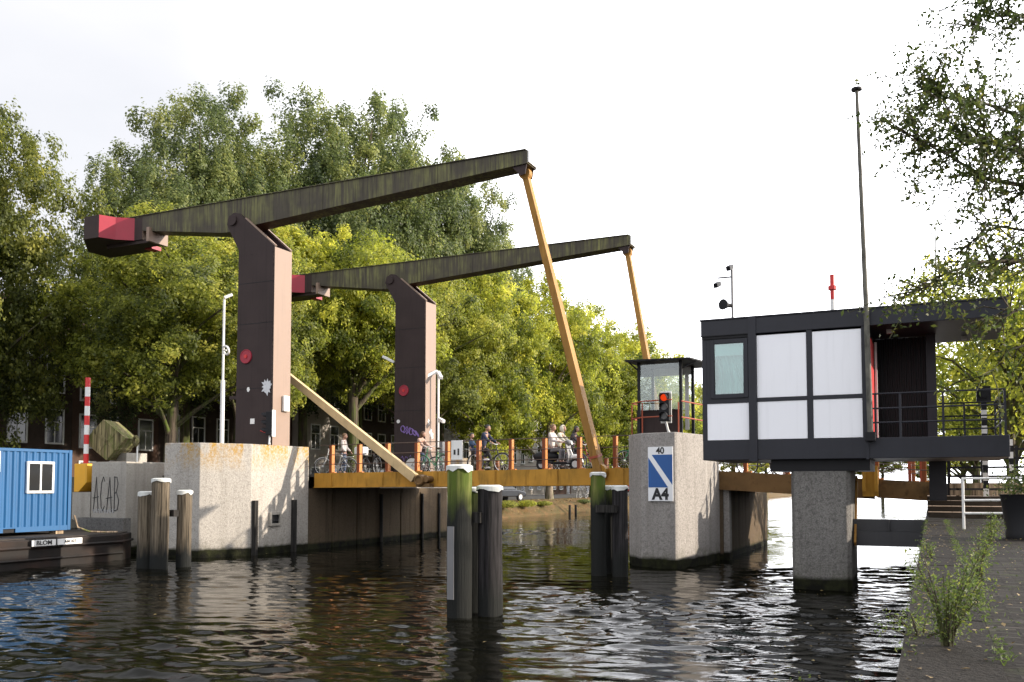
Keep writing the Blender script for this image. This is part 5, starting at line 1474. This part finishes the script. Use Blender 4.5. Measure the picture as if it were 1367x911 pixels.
def trunk_mb(h0, h1, cents, rad, seed, nl=16, lean=(0, 0), fork=None):
    rg = random.Random(seed)
    m = MB()
    top = Vector((lean[0], lean[1], h0 + (h1 - h0) * 0.72))
    pts = [Vector((0, 0, -0.4)), Vector((0, 0, 0.0)), Vector((lean[0] * .1, lean[1] * .1, h0 * 0.4)), Vector((lean[0] * .35 + rg.uniform(-.15, .15), lean[1] * .35, h0)), top]
    m.tube(pts, [rad * 1.55, rad * 1.2, rad * 0.95, rad * 0.8, rad * 0.12], 9)
    idx = list(range(len(cents))); rg.shuffle(idx)
    for i in idx[:nl]:
        c = Vector(cents[i])
        zr = max(h0 * 0.62, min(top.z * 0.8, c.z - 0.55 * math.hypot(c.x, c.y) - 0.6))
        f = min(1, zr / top.z)
        a = Vector((lean[0] * f * .8, lean[1] * f * .8, zr))
        mid = a.lerp(c, 0.5) + Vector((rg.uniform(-.35, .35), rg.uniform(-.35, .35), 0.35 + rg.uniform(-.2, .4)))
        r0 = rad * (0.52 - 0.30 * f)
        m.tube([a, a.lerp(mid, .5) + Vector((0, 0, .08)), mid, c], [r0, r0 * .75, r0 * .5, 0.015], 6)
    return m

TREE_SRC = {}
def make_tree_src(key, rx, ry, h0, h1, ncl, per, seed, mat, bark, rad, kind='round', leaf=0.2, cl=(0.7, 1.4), nl=18):
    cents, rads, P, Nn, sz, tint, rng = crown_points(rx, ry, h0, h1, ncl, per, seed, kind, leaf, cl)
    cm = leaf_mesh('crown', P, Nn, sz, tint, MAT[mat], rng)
    tm = trunk_mb(h0, h1, cents, rad, seed, nl).mesh('trunk', MAT[bark], smooth=60)
    TREE_SRC[key] = (cm, tm)
def tree(name, label, key, s, t, z, sc=(1, 1, 1), yaw=0.0, group=None):
    T = thing(name, label, 'tree', (s, t, z), group, yaw)
    T.scale = sc
    for nm, me in zip(('crown', 'trunk'), TREE_SRC[key]):
        o = bpy.data.objects.new(nm, me); COL.objects.link(o); o.parent = T
    return T

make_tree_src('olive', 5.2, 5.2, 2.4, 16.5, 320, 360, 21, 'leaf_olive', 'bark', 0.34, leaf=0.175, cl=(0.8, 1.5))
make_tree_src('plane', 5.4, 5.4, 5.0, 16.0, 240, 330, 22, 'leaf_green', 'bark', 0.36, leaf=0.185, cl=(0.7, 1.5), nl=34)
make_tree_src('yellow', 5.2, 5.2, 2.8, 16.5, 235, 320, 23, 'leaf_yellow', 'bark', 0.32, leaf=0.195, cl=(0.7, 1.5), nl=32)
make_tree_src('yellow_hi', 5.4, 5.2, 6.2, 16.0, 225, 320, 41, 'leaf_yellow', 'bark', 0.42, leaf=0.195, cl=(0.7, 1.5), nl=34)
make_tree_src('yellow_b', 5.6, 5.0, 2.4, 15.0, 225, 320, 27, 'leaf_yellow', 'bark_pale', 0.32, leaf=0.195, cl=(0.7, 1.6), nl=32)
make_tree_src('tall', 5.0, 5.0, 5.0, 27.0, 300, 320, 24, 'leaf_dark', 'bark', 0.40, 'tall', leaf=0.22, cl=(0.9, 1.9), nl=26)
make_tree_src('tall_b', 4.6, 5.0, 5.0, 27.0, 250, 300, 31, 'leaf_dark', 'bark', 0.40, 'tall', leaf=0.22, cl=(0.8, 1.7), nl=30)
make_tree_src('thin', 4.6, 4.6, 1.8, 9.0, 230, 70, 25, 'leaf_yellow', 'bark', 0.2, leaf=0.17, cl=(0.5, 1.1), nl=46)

trees = [
 ('broadleaf_tree', 'brownish olive tree at the far left, above the blue container', 'olive', -41.2, 28.0, 1.3, (.86, .86, 1.22), 0.3),
 ('broadleaf_tree', 'olive tree at the left edge, half out of view beyond the container', 'olive', -42.0, 22.5, 1.3, (1, 1, 1.0), 2.2),
 ('broadleaf_tree', 'green plane tree behind the tilted box counterweight', 'plane', -34.0, 33.0, 1.3, (1, 1, .92), 0.0),
 ('broadleaf_tree', 'green plane tree between the white mast and the nearer tower', 'plane', -36.0, 40.0, 1.3, (.95, .95, 1.0), 1.9),
 ('broadleaf_tree', 'yellow-green tree with a forked trunk behind the push rod', 'yellow_hi', -34.0, 48.5, 1.3, (1, 1, 1.14), 0.8),
 ('broadleaf_tree', 'yellow-green tree rising between the two towers above the far beam tail', 'yellow_hi', -39.0, 46.0, 1.3, (1.05, 1.05, 1.14), 4.0),
 ('broadleaf_tree', 'yellow-green tree right behind the farther tower', 'plane', -34.0, 57.5, 1.3, (1.05, 1.05, 1.10), 3.3),
 ('broadleaf_tree', 'yellow-green tree above the navy cyclist on the bridge', 'yellow', -33.0, 66.5, 1.2, (1.1, 1.1, 1.28), 5.1),
 ('broadleaf_tree', 'pale-trunked yellow-green tree above the scooter rider', 'yellow_b', -32.3, 77.5, 1.2, (1.12, 1.12, 1.42), 2.7),
 ('broadleaf_tree', 'yellow-green tree behind the foot of the nearer hanger', 'yellow', -32.5, 90.0, 1.2, (1.2, 1.2, 1.28), 1.2),
 ('broadleaf_tree', 'yellow-green tree left of the glass shelter, tip above the bridge railing', 'yellow_b', -32.5, 104.0, 1.2, (1.25, 1.25, 1.36), 0.4),
 ('broadleaf_tree', 'bright yellow-green tree seen through the glass shelter', 'yellow', -32.5, 119.0, 1.2, (1.15, 1.15, 1.08), 3.9),
 ('broadleaf_tree', 'low green tree between the glass shelter and the cabin', 'plane', -32.0, 138.0, 1.2, (1.2, 1.2, 1.08), 2.0),
 ('broadleaf_tree', 'small distant tree just behind the left end of the cabin', 'yellow_b', -31.5, 160.0, 1.2, (1.2, 1.2, 1.1), 5.5),
 ('broadleaf_tree', 'small distant tree on the left bank hidden mostly by the cabin', 'yellow', -31.0, 190.0, 1.2, (1.3, 1.3, 1.1), 1.0),
 ('broadleaf_tree', 'tree closing the canal, seen low under the cabin balcony', 'plane', -14.0, 303.0, 1.2, (1.6, 1.6, .9), 0.0),
 ('broadleaf_tree', 'tree closing the canal, beside the rear pillar of the cabin', 'yellow', 0.0, 308.0, 1.2, (1.6, 1.6, .9), 2.0),
 ('broadleaf_tree', 'tree closing the canal, behind the cabin column', 'yellow_b', -26.0, 306.0, 1.2, (1.6, 1.6, .9), 4.0),
 ('broadleaf_tree', 'bushy low tree filling the gap under the crowns right of the nearer hanger foot', 'yellow_b', -35.5, 128.0, 1.2, (1.3, 1.3, .8), 1.0),
 ('broadleaf_tree', 'bushy low tree just left of the grey pier, under the taller crowns', 'yellow', -36.0, 110.0, 1.2, (1.2, 1.2, .7), 2.6),
 ('tall_tree', 'tall dark green tree above the red counterweight, leftmost of the tall ones', 'tall_b', -43.0, 38.2, 1.2, (.76, .76, .82), 0.5),
 ('tall_tree', 'tall dark green tree directly behind the tail of the nearer beam', 'tall', -43.5, 43.4, 1.2, (.90, .90, 1.01), 1.4),
 ('tall_tree', 'tall dark green tree above the head of the nearer tower', 'tall_b', -44.0, 49.0, 1.2, (1.0, 1.0, 1.09), 2.6),
 ('tall_tree', 'tall dark green tree above the middle of the nearer beam', 'tall', -43.5, 55.5, 1.2, (1.05, 1.05, 1.20), 3.5),
 ('tall_tree', 'tall grey-green tree with open crown behind the nearer beam, right of its middle', 'tall_b', -43.5, 62.5, 1.2, (1.15, 1.15, 1.31), 4.7),
 ('tall_tree', 'tall grey-green tree left of the nearer hanger, above the far beam', 'tall', -43.5, 69.5, 1.2, (1.1, 1.1, 1.36), 0.6),
 ('tall_tree', 'tall grey-green tree below the tip half of the nearer beam', 'tall_b', -43.0, 76.0, 1.2, (1.1, 1.1, 1.32), 5.6),
 ('tall_tree', 'tall grey-green tree, second from the right of the tall ones', 'tall', -43.0, 83.0, 1.2, (1.0, 1.0, 1.27), 2.1),
 ('tall_tree', 'tall grey-green tree, rightmost and lowest of the tall ones, behind the far beam', 'tall_b', -42.5, 89.0, 1.2, (1.0, 1.0, 1.06), 3.0),
 ('quay_tree', 'sparse yellow-green tree behind the cabin balcony railing', 'thin', 3.0, 42.0, 1.7, (1.15, 1.15, 1.25), 0.3),
 ('quay_tree', 'sparse yellow-green tree at the right edge behind the planter', 'thin', 6.5, 48.0, 1.7, (1.2, 1.2, 1.3), 2.2),
 ('quay_tree', 'sparse tree farther along the quay, seen left of the striped posts', 'thin', 2.5, 62.0, 1.7, (1.25, 1.25, 1.15), 4.2),
 ('quay_tree', 'sparse small tree farthest along the right quay', 'thin', 2.6, 90.0, 1.7, (1.3, 1.3, 1.1), 5.0),
]
for nm, lb, key, s, t, z, sc, yw in trees:
    tree(nm, lb, key, s, t, z, sc, yw, {'broadleaf_tree': 'street trees along the canal', 'tall_tree': 'tall trees behind the street', 'quay_tree': 'sparse trees on the right quay'}[nm])

# overhanging tree on the near quay: trunk right of the view, boughs reaching over the quay
def wpt(px, py, d):                  # a world point where a bough of the photograph lies, d metres ahead
    x = (px - 683.5) / 1200; zc = -(py - 585) / 1200; p = R(3)
    v = Vector((x, math.cos(p) - zc * math.sin(p), math.sin(p) + zc * math.cos(p)))
    return Vector((0, 0, 2.5)) + v * (d / v.y)
def overhang():
    base = Vector((11.4, 13.0, 1.7))
    sb = Vector((base.x * CA - base.y * SA, base.x * SA + base.y * CA, 1.7))
    T = thing('overhanging_tree', 'dark leafy boughs reaching in from the upper right over the cabin', 'tree', tuple(sb))
    BASE[T.name] = Vector((0, 0, 0)); T.location = base; T.rotation_euler = (0, 0, 0)
    rg = random.Random(12); rng = np.random.RandomState(12)
    m = MB()
    trunk = [Vector((0, 0, -.3)), Vector((.05, 0, 1.5)), Vector((-.1, .1, 3.4)), Vector((.1, 0, 6.2)), Vector((.3, .2, 9.0))]
    m.tube(trunk, [.36, .27, .22, .16, .05], 10)
    C = []
    def bough(a, pts, r0, twigs, leaves, spread):
        pts = [a] + pts
        m.tube(pts, [r0 * .62 * (1 - .92 * i / (len(pts) - 1)) for i in range(len(pts))], 7)
        for k in range(twigs):
            f = (0.25 + 0.75 * rg.random()) * (len(pts) - 1); i = min(int(f), len(pts) - 2)
            p = pts[i].lerp(pts[i + 1], f - i)
            d = (pts[i + 1] - pts[i]).normalized()
            e = (d * .5 + Vector((rg.gauss(0, .6), rg.gauss(0, .6), rg.gauss(.0, .72)))).normalized()
            ln = rg.uniform(.4, 1.15) * spread
            q = p + e * ln * .55 + Vector((0, 0, .06)); w = p + e * ln + Vector((0, 0, rg.uniform(-.15, .08)))
            m.tube([p, q, w], [.011, .007, .003], 4)
            for j in range(int(leaves * 1.75)):
                u = rg.random() ** .6
                b = (p.lerp(q, u * 2) if u < .5 else q.lerp(w, u * 2 - 1))
                C.append(b + Vector((rg.gauss(0, .045), rg.gauss(0, .045), rg.gauss(-.02, .045))))
    def W_(*l): return [wpt(*x) - base for x in l]
    bough(trunk[2], W_((1440, 365, 12.0), (1367, 349, 11.6), (1310, 350, 11.3), (1262, 365, 11.0), (1226, 390, 10.8)), .085, 60, 14, .8)
    bough(trunk[2], W_((1450, 330, 12.4), (1380, 310, 12.2), (1320, 300, 12.0), (1290, 330, 12.0)), .07, 40, 15, .9)
    bough(trunk[3], W_((1460, 262, 12.5), (1380, 250, 12.2), (1320, 240, 12.0), (1262, 205, 11.7), (1212, 180, 11.5)), .09, 85, 18, .95)
    bough(trunk[3], W_((1450, 200, 12.6), (1375, 160, 12.4), (1320, 140, 12.2), (1262, 130, 12.0), (1236, 118, 11.9)), .08, 90, 20, .95)
    bough(trunk[3], W_((1440, 230, 11.8), (1367, 205, 11.4), (1322, 190, 11.2), (1280, 190, 11.0)), .07, 80, 20, .95)
    bough(trunk[4], W_((1460, 60, 12.6), (1390, 20, 12.4), (1330, 22, 12.2), (1290, 34, 12.0)), .07, 52, 18, .8)
    bough(trunk[4], W_((1440, -30, 12.6), (1370, -20, 12.4), (1310, 5, 12.2)), .06, 44, 18, .8)
    bough(trunk[2], W_((1450, 420, 11.0), (1390, 395, 10.8), (1340, 425, 10.6), (1300, 440, 10.5)), .04, 26, 9, .6)
    bough(trunk[1], W_((1460, 500, 11.5), (1395, 450, 11.2), (1345, 470, 11.0), (1322, 500, 10.9)), .05, 22, 7, .7)
    # the rest of the crown, over and behind the viewer's right
    for k in range(16):
        a = rg.uniform(-1.1, 1.9); l = rg.uniform(2.2, 4.6); z = rg.uniform(4.2, 10.5)
        e = Vector((l * math.cos(a), l * math.sin(a) - 1.0, z))
        st = Vector((0, 0, max(2.5, z - 2.2)))
        bough(st, [st.lerp(e, .5) + Vector((0, 0, .4)), e], .07, 44, 18, 1.3)
    C = np.array([tuple(c) for c in C]); n = len(C)
    Nn = rng.normal(size=(n, 3)) + np.array([0, 0, .6])
    tint = np.clip(.35 + .22 * rng.normal(size=n) - .05 * (C[:, 2] - 5), 0, 1)
    me = leaf_mesh('crown', C, Nn, .072 * rng.uniform(.6, 1.3, n), tint, MAT['leaf_near'], rng, .5)
    o = bpy.data.objects.new('crown', me); COL.objects.link(o); o.parent = T
    m.build('trunk', MAT['bark'], T, smooth=60)
overhang()

def shrub(label, base, r, h, seed, mat):
    T = thing('shrub', label, 'shrub', base, 'shrubs on the sloping bank')
    rng = np.random.RandomState(seed); n = 1300
    d = rng.normal(size=(n, 3)); d /= np.linalg.norm(d, axis=1, keepdims=True)
    C = d * (rng.rand(n) ** .4)[:, None] * np.array([r, r, h / 2]) + np.array([0, 0, h / 2])
    me = leaf_mesh('foliage', C, d + np.array([0, 0, .5]) + rng.normal(size=(n, 3)) * .5, .11 * rng.uniform(.6, 1.3, n), .5 + .25 * rng.normal(size=n), MAT[mat], rng)
    o = bpy.data.objects.new('foliage', me); COL.objects.link(o); o.parent = T
for lb, t, ss_, r_, h_, m_ in (('bright green shrub below the dark parked car on the bank', 66.5, -29.7, .9, .55, 'leaf_yellow'), ('low green shrub left of the two short bank posts', 70.5, -29.9, .8, .4, 'leaf_green'),
                               ('low shrub on the bank just right of the nearest piles', 62.5, -29.6, 1.0, .6, 'leaf_green'), ('low dark shrub on the bank left of the middle piles', 81.0, -30.2, .8, .4, 'leaf_dark')):
    shrub(lb, (ss_, t, .75), r_, h_, int(t), m_)
rng = np.random.RandomState(14); n = 2600
q = rng.rand(n); ss = -29.4 - q * 2.2; zz = np.interp(-ss, [29.3, 30.2, 31.3, 40], [.1, .8, 1.2, 1.2]) + .02
C = np.stack([ss, rng.uniform(45, 110, n), zz], 1)
me = leaf_mesh('bank_litter', C, np.array([.5, 0, 1.]) + rng.normal(size=(n, 3)) * .3, .13 * rng.uniform(.5, 1.4, n), .4 + .3 * rng.normal(size=n), MAT['leaf_fallen'], rng, .6)
o = bpy.data.objects.new('bank_litter', me); COL.objects.link(o); o.rotation_euler = (0, 0, -ANG); o['kind'] = 'stuff'
tree('quay_tree', 'quay tree rooted out of view at the right, its crown shading the paving', 'plane', 7.8, 5.0, 1.7, (.75, .75, .62), 1.0, 'sparse trees on the right quay')

# ------------------------------------------------------------------ weeds, fallen leaves and furniture on the quay
def weed(label, base, h, w, nst, seed, leaves=30, leaf=.045, bias=(0, 0)):
    T = thing('weed', label, 'plant', base, 'weeds on the quay edge')
    BASE[T.name] = Vector((0, 0, 0))
    rg = random.Random(seed); rng = np.random.RandomState(seed)
    m = MB(); C = []
    for k in range(nst):
        a = rg.uniform(0, 6.28); l = w * rg.uniform(.25, 1); hh = h * rg.uniform(.45, 1)
        e = Vector((l * math.cos(a) + bias[0] * hh, l * math.sin(a) + bias[1] * hh, hh))
        p = [Vector((rg.uniform(-.03, .03), rg.uniform(-.03, .03), -.02)), e * .4 + Vector((0, 0, hh * .12)), e * .75 + Vector((0, 0, hh * .06)), e]
        m.tube(p, [.006, .004, .003, .0015], 5)
        for j in range(leaves):
            u = .15 + .85 * rg.random(); f = u * 3; i = min(2, int(f)); q = p[i].lerp(p[i + 1], f - i)
            C.append(q + Vector((rg.gauss(0, .035), rg.gauss(0, .035), rg.gauss(0, .025))))
    C = np.array([tuple(c) for c in C]); n = len(C)
    me = leaf_mesh('leaves', C, rng.normal(size=(n, 3)) + np.array([0, 0, .7]), leaf * rng.uniform(.6, 1.4, n), .45 + .22 * rng.normal(size=n), MAT['leaf_weed'], rng, .5)
    o = bpy.data.objects.new('leaves', me); COL.objects.link(o); o.parent = T
    m.build('stems', MAT['bark'], T, smooth=60)
weed('slim green weed growing from the coping joint in the foreground', (0.05, 5.0, 1.69), .50, .20, 20, 1, 90, .019, (.12, .12))
weed('low weed hanging over the quay edge left of the slim weed', (-0.08, 5.3, 1.67), .16, .24, 9, 2, 46, .019, (-.7, .2))
weed('pale straggling weed dangling from the quay wall over the water', (-0.20, 4.9, 1.30), .20, .24, 8, 3, 44, .019, (-1.2, -.2))
weed('small weed by the foot of the white railing', (0.72, 14.2, 1.69), .42, .18, 9, 4, 60, .03, (.1, 0))
weed('thin weed on the coping at the end of the cabin strut', (-0.02, 11.0, 1.69), .22, .12, 6, 5, 26, .026, (-.3, 0))
weed('wispy weed in the joint between coping and paving, behind the slim weed', (0.34, 8.6, 1.69), .44, .16, 10, 6, 70, .022, (.1, .1))
rng = np.random.RandomState(4); n = 1500
ss = QE + .03 + rng.rand(n) ** 1.6 * 5.0; tt = 2.0 + rng.rand(n) * 18
C = np.stack([ss, tt, 1.708 + .004 * rng.rand(n)], 1)
me = leaf_mesh('fallen_leaves', C, np.array([0, 0, 1.]) + rng.normal(size=(n, 3)) * .18, .034 * rng.uniform(.5, 1.3, n), .45 + .25 * rng.normal(size=n), MAT['leaf_fallen'], rng, .6)
o = bpy.data.objects.new('fallen_leaves', me); COL.objects.link(o); o.rotation_euler = (0, 0, -ANG); o['kind'] = 'stuff'

rng = np.random.RandomState(6); n = 420
ss = np.concatenate([-.2 - np.abs(rng.normal(size=260)) * 1.6, rng.uniform(-22, -.3, 160)]); tt = rng.uniform(3, 36, n)
C = np.stack([ss, tt, 0.035 + 0 * ss], 1)
me = leaf_mesh('floating_leaves', C, np.array([0, 0, 1.]) + rng.normal(size=(n, 3)) * .12, .055 * rng.uniform(.6, 1.4, n), .5 + .25 * rng.normal(size=n), MAT['leaf_fallen'], rng, .6)
o = bpy.data.objects.new('floating_leaves', me); COL.objects.link(o); o.rotation_euler = (0, 0, -ANG); o['kind'] = 'stuff'
rng = np.random.RandomState(31); n = 5200
band = rng.choice(3, n, p=[.5, .2, .3])
tt = 4.6 + 18 * rng.rand(n) ** 1.2
clump = 0.5 + 0.5 * np.sin(tt * 2.3 + 1.1) * np.sin(tt * 0.9)
ss = np.where(band == 0, .275 + rng.normal(size=n) * .03, np.where(band == 1, -.13 + rng.normal(size=n) * .025, .3 + rng.rand(n) * 2.2))
keep = rng.rand(n) < np.where(band == 2, .5, clump)
hgt = np.where(band == 2, .012, .035) * rng.rand(n)
C = np.stack([ss, tt, 1.70 + hgt], 1)[keep]; n = len(C)
me = leaf_mesh('joint_moss', C, rng.normal(size=(n, 3)) + np.array([0, 0, .6]), .026 * rng.uniform(.5, 1.5, n), .3 + .2 * rng.normal(size=n), MAT['leaf_weed'], rng, .35)
o = bpy.data.objects.new('joint_moss', me); COL.objects.link(o); o.rotation_euler = (0, 0, -ANG); o['kind'] = 'stuff'
t_ = thing('quay_railing', 'peeling white tube railing by the steps to the bridge', 'railing', (0.9, 18.6, 1.7))
m = MB()
for z in (2.62, 2.22, 1.98):
    m.tube([(0.50, 18.6, z), (2.6, 18.9, z + .02)], .02, 8)
m.build('rail', MAT['white'], t_, smooth=40)
for s, tt in ((0.52, 18.6), (2.55, 18.9)):
    MB().tube([(s, tt, 1.69), (s, tt, 2.62)], .024, 8).build('post', MAT['white'], t_, smooth=40)
t_ = thing('planter', 'black round planter tub with a leafy plant at the right edge', 'planter', (1.30, 15.6, 1.7))
MB().tube([(1.30, 15.6, 1.69), (1.30, 15.6, 1.78), (1.30, 15.6, 1.8), (1.30, 15.6, 2.32), (1.30, 15.6, 2.36)], [.30, .31, .30, .36, .38], 20).build('tub', MAT['black'], t_, smooth=40)
MB().disc((1.30, 15.6, 2.33), (0, 0, 1), .34, .06, 20).build('soil', MAT['earth'], t_)
rng = np.random.RandomState(9); n = 900
C = rng.normal(size=(n, 3)) * np.array([.20, .20, .13]) + np.array([0, 0, .80])
me = leaf_mesh('foliage', C, rng.normal(size=(n, 3)) + np.array([0, 0, .6]), .06 * rng.uniform(.6, 1.3, n), .3 + .25 * rng.normal(size=n), MAT['leaf_near'], rng, .5)
o = bpy.data.objects.new('foliage', me); COL.objects.link(o); o.parent = t_
t_ = thing('timber_bench', 'pale two-plank timber bench in front of the black fence', 'bench', (1.6, 27.6, 2.2))
MB().box(0.45, 3.2, 27.35, 27.6, 2.42, 2.56).box(0.45, 3.2, 27.3, 27.35, 2.22, 2.36).build('planks', MAT['plank'], t_)
for s in (0.6, 1.8, 3.0): MB().box(s, s + .08, 27.37, 27.58, 2.195, 2.42).build('leg', MAT['black'], t_)
t_ = thing('bar_fence', 'black fence of horizontal bars behind the cabin pillar', 'fence', (1.8, 28.5, 2.2))
m = MB()
for z in (2.75, 3.0, 3.25, 3.5): m.box(0.40, 3.6, 28.48, 28.53, z - .03, z + .03)
m.build('bars', MAT['black'], t_)
for s in (0.45, 1.3, 2.15, 3.0, 3.55): MB().box(s - .04, s + .04, 28.47, 28.54, 2.195, 3.6).build('post', MAT['black'], t_)
def striped_post(label, base, h, w, n, top=True):
    T = thing('striped_post', label, 'striped post', base, 'black and white striped posts')
    s, t, z = base
    for i in range(n):
        MB().box(s - w / 2, s + w / 2, t - w / 2, t + w / 2, z + i * h / n, z + (i + 1) * h / n).build('white_band' if i % 2 == 0 else 'black_band', MAT['white' if i % 2 == 0 else 'black'], T)
    if top: MB().box(s - .17, s + .17, t - .14, t + .06, z + h + .02, z + h + .42).disc((s, t - .16, z + h + .22), (0, 1, 0), .12, .06, 14).build('signal_head', MAT['black'], T)
striped_post('taller striped post with a black signal head beyond the balcony', (1.30, 26.9, 2.2), 2.5, .13, 12)
striped_post('shorter striped post at the right end of the black fence', (1.98, 28.0, 2.2), 1.55, .10, 9, False)
t_ = thing('barrier', 'dark red barrier with two uprights at the right end of the bridge', 'barrier', (-0.45, 30.9, 2.6))
for q in (-0.62, -0.28):
    MB().box(q - .05, q + .05, 30.8, 30.9, 2.55, 3.9).build('upright', MAT['rust_red'], t_)
MB().box(-0.56, -0.34, 30.82, 30.88, 3.3, 3.4).build('crossbar', MAT['rust_red'], t_)
